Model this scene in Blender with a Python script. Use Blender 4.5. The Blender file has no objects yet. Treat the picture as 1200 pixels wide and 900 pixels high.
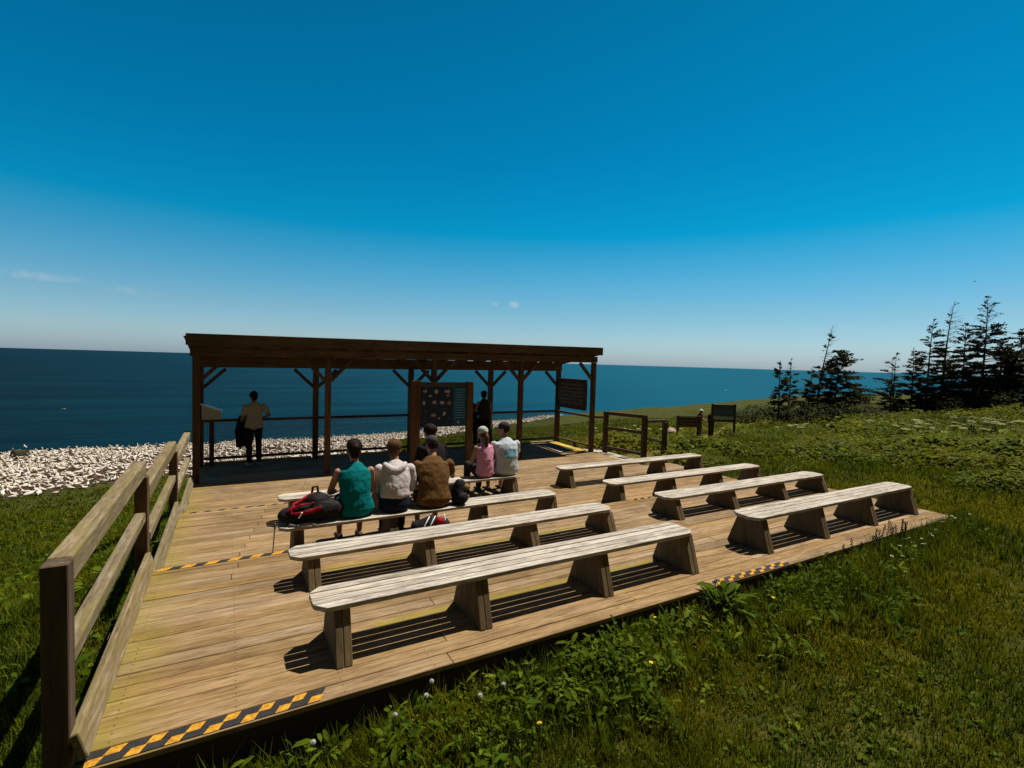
import bpy, bmesh, math, random
import numpy as np
from mathutils import Vector, Matrix, Euler, noise as mnoise
R = math.radians
PI = math.pi
random.seed(11)
rng = np.random.default_rng(7)
scene = bpy.context.scene
COL = scene.collection

# ------------------------------------------------------------------ levels
Z1, Z2, Z3 = 0.0, -0.2456, -0.4816          # three tiers of the deck, stepping down to the sea
W = 10.09                                   # deck width
Y1, Y2 = 2.695, 5.517                       # step edges
YF, YB = 8.493, 10.28                       # front and back posts of the shelter
X0, D = 0.117, 2.474                        # first post, post spacing

# ------------------------------------------------------------------ terrain
def sstep(a, b, x):
    t = np.clip((x - a) / (b - a), 0, 1)
    return t * t * (3 - 2 * t)

def rim_y(X):
    return np.interp(X, [-60, -20, 25, 62, 125, 200], [70, 72, 76, 90, 96, 96])

def terr(X, Y):
    X = np.asarray(X, float); Y = np.asarray(Y, float)
    k = np.interp(X, [-20, 0, 10, 25, 60, 125, 160], [.17, .17, .165, .15, .112, .088, .068])
    k2 = np.interp(X, [-3, 0, 10, 25, 60, 125, 160], [.085, .118, .129, .135, .112, .088, .068])
    Y0 = np.interp(X, [-3, -.2, 0, 10], [1.0, 6.0, 8.4, 8.5])
    front = np.interp(X, [-2, 1, 6, 10, 14, 40], [-.36, -.33, -.22, -.07, -.10, -.2])
    back = -0.70
    b = front + (back - front) * sstep(0.0, 8.5, Y)
    b = b - 0.40 * sstep(-.1, -2.2, X) * sstep(-5, 0, Y)
    b = b + 0.035 * np.maximum(-Y - 2.0, 0)
    u = Y - Y0
    soft = np.where(u > 6, u, 0.5 * (u + np.sqrt(u * u + 1.2)) - 0.12)
    z = b - k * np.clip(soft, 0, 30) - k2 * np.maximum(soft - 30, 0)
    far = np.clip((np.hypot(X - 5, Y - 4) - 8) / 40, 0, 1)
    z = z + far * (0.35 * np.sin(X * .11 + 1.3) * np.sin(Y * .13 + .4) + .16 * np.sin(X * .31) * np.sin(Y * .37 + 2))
    z = z + 0.02 * np.sin(X * 2.1 + Y * 1.3) * np.sin(Y * 2.7 - X) * sstep(.2, 1.2, np.abs(Y) + np.abs(X))
    over = np.maximum(Y - rim_y(X), 0)
    z = z - over * 1.8
    return np.maximum(z, -86)
SEA_Z = -80.0
#--- END TERRAIN

# ------------------------------------------------------------------ object helpers
def link(o, parent=None):
    COL.objects.link(o)
    if parent is not None:
        o.parent = parent
    return o

def tag(o, label=None, cat=None, group=None, kind=None):
    if label: o['label'] = label
    if cat: o['category'] = cat
    if group: o['group'] = group
    if kind: o['kind'] = kind
    return o

def thing(name, loc, label, cat, group=None, rz=0.0):
    o = bpy.data.objects.new(name, None)
    o.empty_display_size = .2
    link(o); o.location = loc; o.rotation_euler = (0, 0, rz)
    return tag(o, label, cat, group)

def copy_tree(o, parent=None):
    c = o.copy(); COL.objects.link(c)
    if parent is not None: c.parent = parent
    for ch in list(o.children): copy_tree(ch, c)
    return c

class MB:
    def __init__(self): self.v = []; self.f = []; self.m = []; self.r = []; self.s = []
    def add(self, vs, fs, m=0, r=None, smooth=False):
        b = len(self.v); r = random.random() if r is None else r
        self.v.extend([tuple(p) for p in vs])
        for f in fs:
            self.f.append([b + i for i in f]); self.m.append(m); self.r.append(r); self.s.append(smooth)
    def box(self, x0, x1, y0, y1, z0, z1, m=0, r=None):
        vs = [(x0,y0,z0),(x1,y0,z0),(x1,y1,z0),(x0,y1,z0),(x0,y0,z1),(x1,y0,z1),(x1,y1,z1),(x0,y1,z1)]
        self.add(vs, [(0,3,2,1),(4,5,6,7),(0,1,5,4),(1,2,6,5),(2,3,7,6),(3,0,4,7)], m, r)
    def beam(self, p, q, w, h, up=(0,0,1), m=0, r=None):
        p = Vector(p); q = Vector(q); d = (q-p).normalized(); u = Vector(up)
        s = d.cross(u)
        if s.length < 1e-4: s = d.cross(Vector((1,0,0)))
        s.normalize(); u = s.cross(d).normalized()
        vs = []
        for c in (p, q):
            for a, b in ((-1,-1),(1,-1),(1,1),(-1,1)):
                vs.append(c + s*(a*w/2) + u*(b*h/2))
        self.add(vs, [(0,1,2,3),(7,6,5,4),(0,4,5,1),(1,5,6,2),(2,6,7,3),(3,7,4,0)], m, r)
    def prism(self, poly, d0, d1, axis='x', m=0, r=None):
        # polygon in the two other axes (y,z / x,z / x,y), extruded along axis
        n = len(poly); vs = []
        for d in (d0, d1):
            for a, b in poly:
                vs.append({'x': (d,a,b), 'y': (a,d,b), 'z': (a,b,d)}[axis])
        fs = [tuple(range(n)), tuple(range(2*n-1, n-1, -1))]
        for i in range(n):
            j = (i+1) % n
            fs.append((i, i+n, j+n, j))
        self.add(vs, fs, m, r)
    def tube(self, pts, radii, n=10, m=0, r=None, cap=True, side=None, smooth=True):
        """closed tube; radii: float or (a,b) with a along 'side'"""
        P = [Vector(p) for p in pts]; k = len(P)
        rad = [(x, x) if not isinstance(x, (tuple, list)) else x for x in radii]
        if cap:   # rounded ends
            d0 = (P[0]-P[1]).normalized(); d1 = (P[-1]-P[-2]).normalized()
            a0 = min(rad[0]); a1 = min(rad[-1])
            P = [P[0]+d0*a0*.75, P[0]+d0*a0*.45] + P + [P[-1]+d1*a1*.45, P[-1]+d1*a1*.75]
            rad = [(rad[0][0]*.45, rad[0][1]*.45), (rad[0][0]*.8, rad[0][1]*.8)] + rad + \
                  [(rad[-1][0]*.8, rad[-1][1]*.8), (rad[-1][0]*.45, rad[-1][1]*.45)]
            k = len(P)
        vs = []; ref = Vector(side) if side is not None else None
        ps = None
        for i in range(k):
            d = (P[min(i+1,k-1)] - P[max(i-1,0)])
            d = d.normalized() if d.length > 1e-9 else Vector((0,0,1))
            if ref is not None: s = ref - d*ref.dot(d)
            elif ps is not None: s = ps - d*ps.dot(d)
            else:
                s = d.cross(Vector((0,0,1)))
                if s.length < .1: s = d.cross(Vector((0,1,0)))
            s.normalize(); ps = s; u = d.cross(s)
            for j in range(n):
                a = 2*PI*j/n
                vs.append(P[i] + s*(math.cos(a)*rad[i][0]) + u*(math.sin(a)*rad[i][1]))
        fs = []
        for i in range(k-1):
            for j in range(n):
                j2 = (j+1) % n
                fs.append((i*n+j, i*n+j2, (i+1)*n+j2, (i+1)*n+j))
        fs.append(tuple(range(n-1, -1, -1))); fs.append(tuple((k-1)*n+j for j in range(n)))
        self.add(vs, fs, m, r, smooth)
    def ell(self, c, rad, rot=None, nu=14, nv=9, m=0, r=None):
        vs = []; fs = []; c = Vector(c)
        M = Euler(rot).to_matrix() if rot is not None else Matrix.Identity(3)
        vs.append(c + M @ Vector((0,0,rad[2])))
        for i in range(1, nv):
            t = PI*i/nv
            for j in range(nu):
                a = 2*PI*j/nu
                vs.append(c + M @ Vector((rad[0]*math.sin(t)*math.cos(a), rad[1]*math.sin(t)*math.sin(a), rad[2]*math.cos(t))))
        vs.append(c + M @ Vector((0,0,-rad[2])))
        for j in range(nu): fs.append((0, 1+j, 1+(j+1)%nu))
        for i in range(nv-2):
            for j in range(nu):
                a = 1+i*nu; fs.append((a+j, a+nu+j, a+nu+(j+1)%nu, a+(j+1)%nu))
        l = len(vs)-1; a = 1+(nv-2)*nu
        for j in range(nu): fs.append((l, a+(j+1)%nu, a+j))
        self.add(vs, fs, m, r, True)
    def mesh(self, name, mats):
        me = bpy.data.meshes.new(name)
        me.from_pydata(self.v, [], self.f)
        for mt in (mats if isinstance(mats, (list, tuple)) else [mats]): me.materials.append(mt)
        me.polygons.foreach_set('material_index', self.m)
        me.polygons.foreach_set('use_smooth', self.s)
        at = me.attributes.new('rnd', 'FLOAT', 'FACE')
        at.data.foreach_set('value', self.r)
        me.update()
        return me
    def build(self, name, mats, parent=None, loc=(0,0,0), bevel=0, seg=1):
        me = self.mesh(name, mats)
        o = bpy.data.objects.new(name, me); link(o, parent); o.location = loc
        if bevel:
            b = o.modifiers.new('bevel', 'BEVEL'); b.width = bevel; b.segments = seg; b.limit_method = 'ANGLE'
            b.angle_limit = R(40)
        return o

def np_mesh(name, verts, faces_list, mats, rnd=None, mat_idx=None, smooth=False):
    """faces_list: list of int arrays (n,k)"""
    me = bpy.data.meshes.new(name)
    nv = len(verts); me.vertices.add(nv)
    me.vertices.foreach_set('co', np.ascontiguousarray(verts, dtype=np.float32).ravel())
    loops = np.concatenate([f.ravel() for f in faces_list]).astype(np.int32)
    tot = np.concatenate([np.full(len(f), f.shape[1]) for f in faces_list]).astype(np.int32)
    st = np.concatenate([[0], np.cumsum(tot)[:-1]]).astype(np.int32)
    me.loops.add(len(loops)); me.loops.foreach_set('vertex_index', loops)
    me.polygons.add(len(tot)); me.polygons.foreach_set('loop_start', st)
    try: me.polygons.foreach_set('loop_total', tot)
    except Exception: pass
    for mt in (mats if isinstance(mats, (list, tuple)) else [mats]): me.materials.append(mt)
    if mat_idx is not None: me.polygons.foreach_set('material_index', mat_idx.astype(np.int32))
    if smooth: me.polygons.foreach_set('use_smooth', np.ones(len(tot), dtype=bool))
    if rnd is not None:
        at = me.attributes.new('rnd', 'FLOAT', 'FACE'); at.data.foreach_set('value', np.ascontiguousarray(rnd, dtype=np.float32))
    me.update(calc_edges=True); me.validate()
    return me

# ------------------------------------------------------------------ materials
def newmat(name):
    m = bpy.data.materials.new(name); m.use_nodes = True
    nt = m.node_tree; bs = nt.nodes['Principled BSDF']
    return m, nt, bs
def N(nt, t, **kw):
    n = nt.nodes.new(t)
    for k, v in kw.items(): setattr(n, k, v)
    return n
def ramp(nt, stops, fac=None):
    n = nt.nodes.new('ShaderNodeValToRGB'); e = n.color_ramp.elements
    while len(e) < len(stops): e.new(.5)
    for el, (p, c) in zip(e, stops):
        el.position = p; el.color = (c[0], c[1], c[2], 1)
    if fac is not None: nt.links.new(fac, n.inputs[0])
    return n
def mix(nt, a, b, fac, mode='MIX'):
    n = nt.nodes.new('ShaderNodeMix'); n.data_type = 'RGBA'; n.blend_type = mode
    for sock, v in ((n.inputs[0], fac), (n.inputs[6], a), (n.inputs[7], b)):
        if isinstance(v, (int, float)): sock.default_value = v
        elif isinstance(v, tuple): sock.default_value = (v[0], v[1], v[2], 1)
        else: nt.links.new(v, sock)
    return n.outputs[2]
def math_n(nt, op, a, b=0.0, c=None, clamp=False):
    n = nt.nodes.new('ShaderNodeMath'); n.operation = op; n.use_clamp = clamp
    for i, v in enumerate((a, b, c)):
        if v is None: continue
        if isinstance(v, (int, float)): n.inputs[i].default_value = v
        else: nt.links.new(v, n.inputs[i])
    return n.outputs[0]
def coords(nt, scale, rnd_amt=17.0):
    """object coordinates, shifted per plank and per object, stretched along the grain"""
    tc = N(nt, 'ShaderNodeTexCoord'); at = N(nt, 'ShaderNodeAttribute', attribute_name='rnd')
    oi = N(nt, 'ShaderNodeObjectInfo')
    s = math_n(nt, 'MULTIPLY', at.outputs['Fac'], rnd_amt); s2 = math_n(nt, 'MULTIPLY', oi.outputs['Random'], 31.0)
    s = math_n(nt, 'ADD', s, s2)
    cb = N(nt, 'ShaderNodeCombineXYZ')
    for i in range(3): nt.links.new(s, cb.inputs[i])
    ad = N(nt, 'ShaderNodeVectorMath', operation='ADD'); nt.links.new(tc.outputs['Object'], ad.inputs[0]); nt.links.new(cb.outputs[0], ad.inputs[1])
    mp = N(nt, 'ShaderNodeMapping'); nt.links.new(ad.outputs[0], mp.inputs[0]); mp.inputs['Scale'].default_value = scale
    return tc, at, mp.outputs[0]
def noise(nt, vec, scale, detail=4, rough=.6, dist=0.0):
    n = N(nt, 'ShaderNodeTexNoise'); n.inputs['Scale'].default_value = scale; n.inputs['Detail'].default_value = detail
    n.inputs['Roughness'].default_value = rough; n.inputs['Distortion'].default_value = dist
    if vec is not None: nt.links.new(vec, n.inputs['Vector'])
    return n.outputs['Fac']
def bump(nt, bs, h, strength=.3, dist=.01):
    b = N(nt, 'ShaderNodeBump'); b.inputs['Strength'].default_value = strength; b.inputs['Distance'].default_value = dist
    nt.links.new(h, b.inputs['Height']); nt.links.new(b.outputs[0], bs.inputs['Normal'])

def wood(name, axis, dark, mid, light, stain=None, stain_amt=.0, grain=40, tone=.45, rough=.85, pos_moss=None, knots=.8, dirt=.55):
    m, nt, bs = newmat(name)
    sc = {'x': (.09, 1, 1), 'y': (1, .09, 1), 'z': (1, 1, .09)}[axis]
    tc, at, vec = coords(nt, sc)
    g = noise(nt, vec, grain, 5, .65, .6)
    g2 = noise(nt, vec, grain*.22, 4, .6, 1.2)
    gg = math_n(nt, 'ADD', math_n(nt, 'MULTIPLY', g, .55), math_n(nt, 'MULTIPLY', g2, .45))
    c = ramp(nt, [(.36, dark), (.5, mid), (.65, light)], gg).outputs[0]
    # each plank has its own tone
    hs = N(nt, 'ShaderNodeHueSaturation'); nt.links.new(c, hs.inputs['Color'])
    v = math_n(nt, 'ADD', math_n(nt, 'MULTIPLY', at.outputs['Fac'], tone), 1 - tone*.5); nt.links.new(v, hs.inputs['Value'])
    sat = math_n(nt, 'ADD', math_n(nt, 'MULTIPLY', math_n(nt, 'FRACT', math_n(nt, 'MULTIPLY', at.outputs['Fac'], 7.31)), .22), .89); nt.links.new(sat, hs.inputs['Saturation'])
    c = hs.outputs[0]
    # knots and dirt
    sc2 = {'x': (.16, 1, 1), 'y': (1, .16, 1), 'z': (1, 1, .16)}[axis]
    mp = N(nt, 'ShaderNodeMapping'); nt.links.new(tc.outputs['Object'], mp.inputs[0]); mp.inputs['Scale'].default_value = sc2
    kn = noise(nt, mp.outputs[0], 15, 3, .6, .2)
    c = mix(nt, c, (dark[0]*.55, dark[1]*.5, dark[2]*.45), ramp(nt, [(.66, (0,0,0)), (.76, (knots,)*3)], kn).outputs[0])
    big = noise(nt, tc.outputs['Object'], 1.1, 4, .65)
    c = mix(nt, c, (dark[0]*.8, dark[1]*.78, dark[2]*.75), ramp(nt, [(.5, (0,0,0)), (.78, (dirt,)*3)], big).outputs[0])
    if stain is not None:
        sn = noise(nt, mp.outputs[0] if pos_moss is None else tc.outputs['Object'], 16, 6, .75, .3)
        f = ramp(nt, [(.5 - stain_amt*.25, (0,0,0)), (.62 - stain_amt*.2, (.85,.85,.85))], sn).outputs[0]
        if pos_moss is not None: f = pos_moss(nt, tc, f)
        c = mix(nt, c, stain, f)
    if pos_moss is not None:   # nail heads along the joists
        sx = N(nt, 'ShaderNodeSeparateXYZ'); nt.links.new(tc.outputs['Object'], sx.inputs[0])
        u = math_n(nt, 'MULTIPLY', math_n(nt, 'SUBTRACT', math_n(nt, 'FRACT', math_n(nt, 'ADD', math_n(nt, 'DIVIDE', sx.outputs[0], .6), .29)), .5), .6)
        v2 = math_n(nt, 'MULTIPLY', math_n(nt, 'SUBTRACT', math_n(nt, 'FRACT', math_n(nt, 'DIVIDE', sx.outputs[1], .07092)), .5), .07092)
        dd = math_n(nt, 'SQRT', math_n(nt, 'ADD', math_n(nt, 'MULTIPLY', u, u), math_n(nt, 'MULTIPLY', v2, v2)))
        c = mix(nt, c, (.05,.035,.022), math_n(nt, 'MULTIPLY', math_n(nt, 'LESS_THAN', dd, .0065), .75))
        # broad foot wear, spills and water marks
        wn = noise(nt, mp.outputs[0], 3.2, 6, .72, .8)
        c = mix(nt, c, (.10,.058,.024), ramp(nt, [(.50, (0,0,0)), (.70, (.62,.62,.62))], wn).outputs[0])
        c = mix(nt, c, (.38,.29,.19), ramp(nt, [(.30, (.35,.35,.35)), (.44, (0,0,0))], wn).outputs[0])
    nt.links.new(c, bs.inputs['Base Color'])
    bs.inputs['Roughness'].default_value = rough; bs.inputs['Specular IOR Level'].default_value = .18
    bump(nt, bs, gg, .35, .006)
    return m

def plain(name, col, rough=.8, var=.25, scale=25, spec=.25, bumpd=.004, bumps=.3):
    m, nt, bs = newmat(name)
    tc = N(nt, 'ShaderNodeTexCoord')
    n = noise(nt, tc.outputs['Object'], scale, 4, .6)
    c = ramp(nt, [(.3, tuple(x*(1-var) for x in col)), (.7, tuple(min(1, x*(1+var)) for x in col))], n).outputs[0]
    nt.links.new(c, bs.inputs['Base Color']); bs.inputs['Roughness'].default_value = rough; bs.inputs['Specular IOR Level'].default_value = spec
    bump(nt, bs, n, bumps, bumpd)
    return m

def foliage(name, c0, c1, c2, trans=.35, patch=None, rough=.6):
    m, nt, bs = newmat(name)
    at = N(nt, 'ShaderNodeAttribute', attribute_name='rnd'); tc = N(nt, 'ShaderNodeTexCoord')
    c = ramp(nt, [(0, c0), (.55, c1), (1, c2)], at.outputs['Fac']).outputs[0]
    if patch is not None:
        geo = N(nt, 'ShaderNodeNewGeometry')
        pn = noise(nt, geo.outputs['Position'], patch[1], 4, .6)
        c = mix(nt, c, patch[0], ramp(nt, [(.48, (0,0,0)), (.66, (.8,.8,.8))], pn).outputs[0])
    nt.links.new(c, bs.inputs['Base Color']); bs.inputs['Roughness'].default_value = rough; bs.inputs['Specular IOR Level'].default_value = .05
    tr = N(nt, 'ShaderNodeBsdfTranslucent'); nt.links.new(c, tr.inputs[0])
    ms = N(nt, 'ShaderNodeMixShader'); ms.inputs[0].default_value = trans
    nt.links.new(bs.outputs[0], ms.inputs[1]); nt.links.new(tr.outputs[0], ms.inputs[2])
    nt.links.new(ms.outputs[0], nt.nodes['Material Output'].inputs['Surface'])
    return m

def deck_moss(nt, tc, f):
    # yellow-green lichen where nobody walks: along the left rail and in strips behind the benches
    sx = N(nt, 'ShaderNodeSeparateXYZ'); nt.links.new(tc.outputs['Object'], sx.inputs[0])
    wob = math_n(nt, 'MULTIPLY', noise(nt, tc.outputs['Object'], 1.7, 3, .6), .7)
    left = math_n(nt, 'SUBTRACT', .74, math_n(nt, 'ADD', sx.outputs[0], wob), clamp=True)
    out = math_n(nt, 'MULTIPLY', left, 2.4, clamp=True)
    for (ya, yb, xa, xb) in ((.70, .79, 1.7, 4.8), (1.94, 2.02, 1.5, 4.9)):
        a = math_n(nt, 'MULTIPLY', math_n(nt, 'GREATER_THAN', sx.outputs[1], ya), math_n(nt, 'LESS_THAN', sx.outputs[1], yb))
        b = math_n(nt, 'MULTIPLY', math_n(nt, 'GREATER_THAN', sx.outputs[0], xa), math_n(nt, 'LESS_THAN', sx.outputs[0], xb))
        out = math_n(nt, 'MAXIMUM', out, math_n(nt, 'MULTIPLY', math_n(nt, 'MULTIPLY', a, b), .9))
    return math_n(nt, 'MULTIPLY', f, out)

M = {}
M['deck'] = wood('deck_wood', 'x', (.11,.066,.028), (.24,.155,.074), (.345,.242,.13), (.22,.175,.02), .55, 60, .36, pos_moss=deck_moss, knots=.75, dirt=.75)
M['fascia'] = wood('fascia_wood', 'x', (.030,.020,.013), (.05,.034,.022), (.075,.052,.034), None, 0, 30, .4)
M['seat'] = wood('seat_wood', 'x', (.20,.17,.13), (.43,.38,.315), (.60,.545,.47), (.17,.145,.11), .0, 70, .28, knots=.55, dirt=.3)
M['legw'] = wood('leg_wood', 'z', (.075,.050,.028), (.135,.092,.054), (.20,.14,.085), (.11,.10,.035), .02, 34, .5)
M['rail'] = wood('rail_wood', 'y', (.085,.058,.030), (.20,.152,.088), (.33,.27,.18), (.17,.138,.045), .16, 60, .3, knots=.9)
M['railx'] = wood('rail_wood_across', 'x', (.04,.026,.016), (.075,.05,.032), (.12,.08,.055), None, 0, 30, .4)
M['rpost'] = wood('rail_post_wood', 'z', (.06,.038,.022), (.11,.07,.042), (.17,.115,.075), None, 0, 34, .4)
M['post'] = wood('post_wood', 'z', (.055,.030,.017), (.098,.055,.031), (.15,.092,.055), None, 0, 30, .4)
M['beamx'] = wood('beam_wood', 'x', (.060,.034,.020), (.11,.064,.038), (.16,.10,.06), None, 0, 26, .4)
M['eave'] = wood('eave_wood', 'x', (.042,.028,.018), (.075,.051,.032), (.115,.08,.05), None, 0, 26, .4)
M['rafter'] = wood('rafter_wood', 'y', (.12,.058,.030), (.22,.11,.058), (.30,.165,.095), None, 0, 26, .4)
M['roofing'] = plain('roofing_sheet', (.10,.085,.07), .7, .3, 8)
M['yellow'] = plain('hazard_yellow', (.44,.21,.014), .8, .45, 45)
M['black'] = plain('hazard_black', (.022,.020,.018), .65, .3, 30)
M['yboard'] = wood('yellow_painted_wood', 'y', (.34,.22,.02), (.5,.33,.03), (.6,.4,.05), (.2,.15,.06), .1, 30, .2)
M['paleboard'] = wood('pale_wood', 'y', (.25,.21,.15), (.42,.36,.27), (.5,.45,.36), None, 0, 34, .3)
M['white'] = plain('white_paint', (.78,.80,.81), .5, .05, 12)
M['grey'] = plain('grey_metal', (.42,.43,.44), .5, .1, 12)
M['skin'] = plain('skin', (.34,.17,.105), .55, .1, 18, .3, .001, .1)
M['skind'] = plain('skin_tanned', (.23,.115,.07), .55, .1, 18, .3, .001, .1)
M['rock'] = plain('rock', (.30,.22,.17), .9, .4, 5, .1, .05, .8)
# ------------------------------------------------------------------ deck
deck = thing('viewing_deck', (0,0,0), 'weathered brown plank deck in three tiers stepping down to the shelter', 'deck')
def planks(x0, x1, y0, y1, zt, name):
    mb = MB(); n = round((y1-y0)/.142); w = (y1-y0)/n
    off = random.random()*3
    for i in range(n):
        g1 = random.uniform(.002, .006); a = y0+i*w+g1; b = y0+(i+1)*w-.0032
        xs = [x0]; x = x0 + ((i*1.83+off) % 3.6) + .7
        while x < x1-.6: xs.append(x); x += 3.66
        xs.append(x1 + random.uniform(-.012, .012))
        for s in range(len(xs)-1):
            dz = random.uniform(-.0025, .0015); tw = random.uniform(-.0015, .0015)
            A = xs[s]+.002; B = xs[s+1]-.002
            vs = [(A,a,zt-.038),(B,a,zt-.038),(B,b,zt-.038),(A,b,zt-.038),(A,a,zt+dz),(B,a,zt+dz+tw),(B,b,zt+dz-tw),(A,b,zt+dz)]
            mb.add(vs, [(0,3,2,1),(4,5,6,7),(0,1,5,4),(1,2,6,5),(2,3,7,6),(3,0,4,7)], 0)
            # nail heads live in the texture; leave real gaps between boards
    return mb.build(name, M['deck'], deck, bevel=.004)
planks(0, W, 0, Y1, Z1, 'plank_tier')
planks(0, W, Y1+.004, Y2, Z2, 'plank_tier')
planks(0, W, Y2+.004, YB+.16, Z3, 'plank_tier')
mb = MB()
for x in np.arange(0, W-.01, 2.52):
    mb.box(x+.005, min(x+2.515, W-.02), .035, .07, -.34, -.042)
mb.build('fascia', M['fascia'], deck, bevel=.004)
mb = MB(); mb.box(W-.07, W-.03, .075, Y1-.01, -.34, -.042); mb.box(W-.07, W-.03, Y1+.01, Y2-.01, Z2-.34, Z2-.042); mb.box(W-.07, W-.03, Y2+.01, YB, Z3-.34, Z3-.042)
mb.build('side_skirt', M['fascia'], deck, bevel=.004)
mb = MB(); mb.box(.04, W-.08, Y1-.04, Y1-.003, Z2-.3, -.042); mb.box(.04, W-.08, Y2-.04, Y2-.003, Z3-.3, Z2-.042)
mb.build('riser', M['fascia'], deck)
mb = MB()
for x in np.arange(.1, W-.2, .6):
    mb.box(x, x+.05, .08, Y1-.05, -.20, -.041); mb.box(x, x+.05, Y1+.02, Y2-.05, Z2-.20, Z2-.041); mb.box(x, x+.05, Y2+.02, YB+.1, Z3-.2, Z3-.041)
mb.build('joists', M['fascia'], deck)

def tape(x0, x1, y0, y1, z, label, w=.085, rows=2, skew=.03, keep=1.0, seed=1):
    rr = random.Random(seed); mb = MB(); n = max(2, round((x1-x0)/w)); w = (x1-x0)/n; h = (y1-y0)/rows
    for j in range(rows):
        for i in range(n):
            if rr.random() > keep: continue
            a = x0+i*w; b = a+w; ya = y0+j*h; yb = ya+h
            e = rr.uniform(-.004, .004)
            k = (i//1 + j) % 2
            if rows == 2: a += (.11*w if k == 0 else -.11*w); b += (-.11*w if k == 0 else .11*w)
            a += e; ya2 = ya+rr.uniform(0, .003); poly = [(a-skew*.5, ya2), (b-skew*.5, ya2), (b+skew*.5, yb), (a+skew*.5, yb)]
            mb.prism(poly, z, z+.0022, 'z', m=k)
    o = mb.build('hazard_tape', [M['yellow'], M['black']], None)
    return tag(o, label, 'hazard tape', 'black and yellow tape strips on the deck')
tape(.03, 1.2, .012, .125, .003, 'long chequered tape strip on the near deck edge by the tall rail post', .09)
tape(4.84, 6.0, .008, .09, .003, 'chequered tape strip on the near deck edge between the two big benches', .085, seed=3)
tape(.09, 4.3, Y1-.085, Y1-.012, .003, 'yellow and black tape along the upper step edge', .1, 1, .05, .97, seed=4)
tape(.10, 1.9, Y2-.055, Y2-.012, Z2+.003, 'dark worn tape along the lower step edge beside the rail', .09, 1, .05, .97, seed=5)
tape(4.95, 5.9, Y2-.05, Y2-.012, Z2+.003, 'scrap of dark tape on the lower step beside the man in pale blue', .09, 1, .05, .85, seed=6)
tape(6.15, 6.95, Y1-.06, Y1-.014, .003, 'peeling scrap of tape at the foot of a right hand bench', .07, 1, .05, .55, seed=7)

# ------------------------------------------------------------------ benches
def bench(x0, x1, y0, y1, z, h, legs, label, group='low plank benches on the deck', th=.11, slope=0.0):
    t = thing('plank_bench', (x0, (y0+y1)/2, z), label, 'bench', group)
    L = x1-x0; d = y1-y0; n = 4; gap = .008; pw = (d-gap*(n-1))/n; ch = .075
    mb = MB(); st = .037
    for i in range(n):
        a = -d/2+i*(pw+gap); b = a+pw
        e0 = ch if i in (0,) else 0; e1 = ch if i == n-1 else 0
        wob = random.uniform(-.003, .003)
        if i == 0: poly = [(ch,a),(L-ch,a),(L,b),(0,b)]
        elif i == n-1: poly = [(0,a),(L,a),(L-ch,b),(ch,b)]
        else: poly = [(0,a),(L,a),(L,b),(0,b)]
        poly = [(p+random.uniform(-.004,.004), q) for p, q in poly]
        mb.prism(poly, h-st+wob, h+wob, 'z')
    mb.build('seat', M['seat'], t, bevel=.004, seg=2)
    for xr in legs:
        mb = MB(); a = xr-x0-th
        poly = [(-d/2-.085, 0), (d/2+.12, 0), (d/2-.02, h-st-.004), (-d/2+.03, h-st-.004)]
        mb.prism(poly, a, a+th*.48, 'x'); mb.prism(poly, a+th*.5, a+th, 'x')
        mb.build('leg', M['legw'], t, bevel=.005)
    return t
bench(1.19, 4.92, .37, .72, 0, .405, (1.43,2.51,3.76,4.90), 'tall grey plank bench nearest the camera, at the left of the front pair')
bench(1.17, 4.92, 1.63, 1.95, 0, .30, (1.42,2.53,3.78,4.91), 'low grey plank bench just behind the nearest bench, close to the teal top')
bench(1.18, 4.98, 2.93, 3.27, Z2, .405, (1.44,2.54,3.80,4.95), 'plank bench where the woman in the teal top and two others sit')
bench(1.29, 5.13, 4.36, 4.68, Z2, .36, (1.55,2.75,4.0,5.10), 'plank bench where the couple in pink and pale blue sit')
bench(5.92, 9.72, .37, .72, 0, .405, (6.16,7.32,8.52,9.70), 'tall plank bench on the right nearest the deck corner')
bench(5.94, 9.76, 1.68, 2.03, 0, .30, (6.18,7.36,8.6,9.74), 'second plank bench from the right hand deck edge, low, behind the corner bench')
bench(6.14, 10.03, 3.06, 3.40, Z2, .405, (6.40,7.60,8.85,10.0), 'plank bench with peeling tape by its left foot')
bench(6.17, 10.05, 4.50, 4.82, Z2, .36, (6.42,7.65,8.85,10.02), 'farthest plank bench on the right, nearest the exit ramp')

# ------------------------------------------------------------------ left hand railing
rl = thing('deck_railing', (0,0,0), 'sunlit weathered timber railing running down the left side of the deck', 'railing')
XR = 0.0
secs = [(0.0, Y1, Z1), (Y1, Y2, Z2), (Y2, YF-.07, Z3)]
for i, (a, b, z) in enumerate(secs):
    e = .0 if i == 0 else .055
    xo = .02*i
    mb = MB(); mb.box(-.105+xo, 0+xo, a+(.112 if i == 0 else e), b-.005, z+.93, z+1.072); mb.build('top_rail', M['rail'], rl, bevel=.012, seg=2)
    mb = MB(); mb.box(-.085+xo, .0+xo, a+.115, b-.062, z+.50, z+.59); mb.build('middle_rail', M['rail'], rl, bevel=.012, seg=2)
    mb = MB(); mb.beam((.034+xo*.5, a+(.004 if i == 0 else .115), z+.13), (.034+xo*.5, b-.062, z+.13), .045, .15, (-.3,0,1)); mb.build('bottom_rail', M['rail'], rl, bevel=.01, seg=2)
    mb = MB(); ym = (a+b)/2; mb.box(-.07+xo, .045+xo, ym-.05, ym+.05, z+.0, z+.048); mb.build('spacer_block', M['rpost'], rl)
mb = MB(); mb.box(-.104, .004, .002, .11, -1.0, 1.068); mb.build('post', M['rpost'], rl, bevel=.006)
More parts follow.
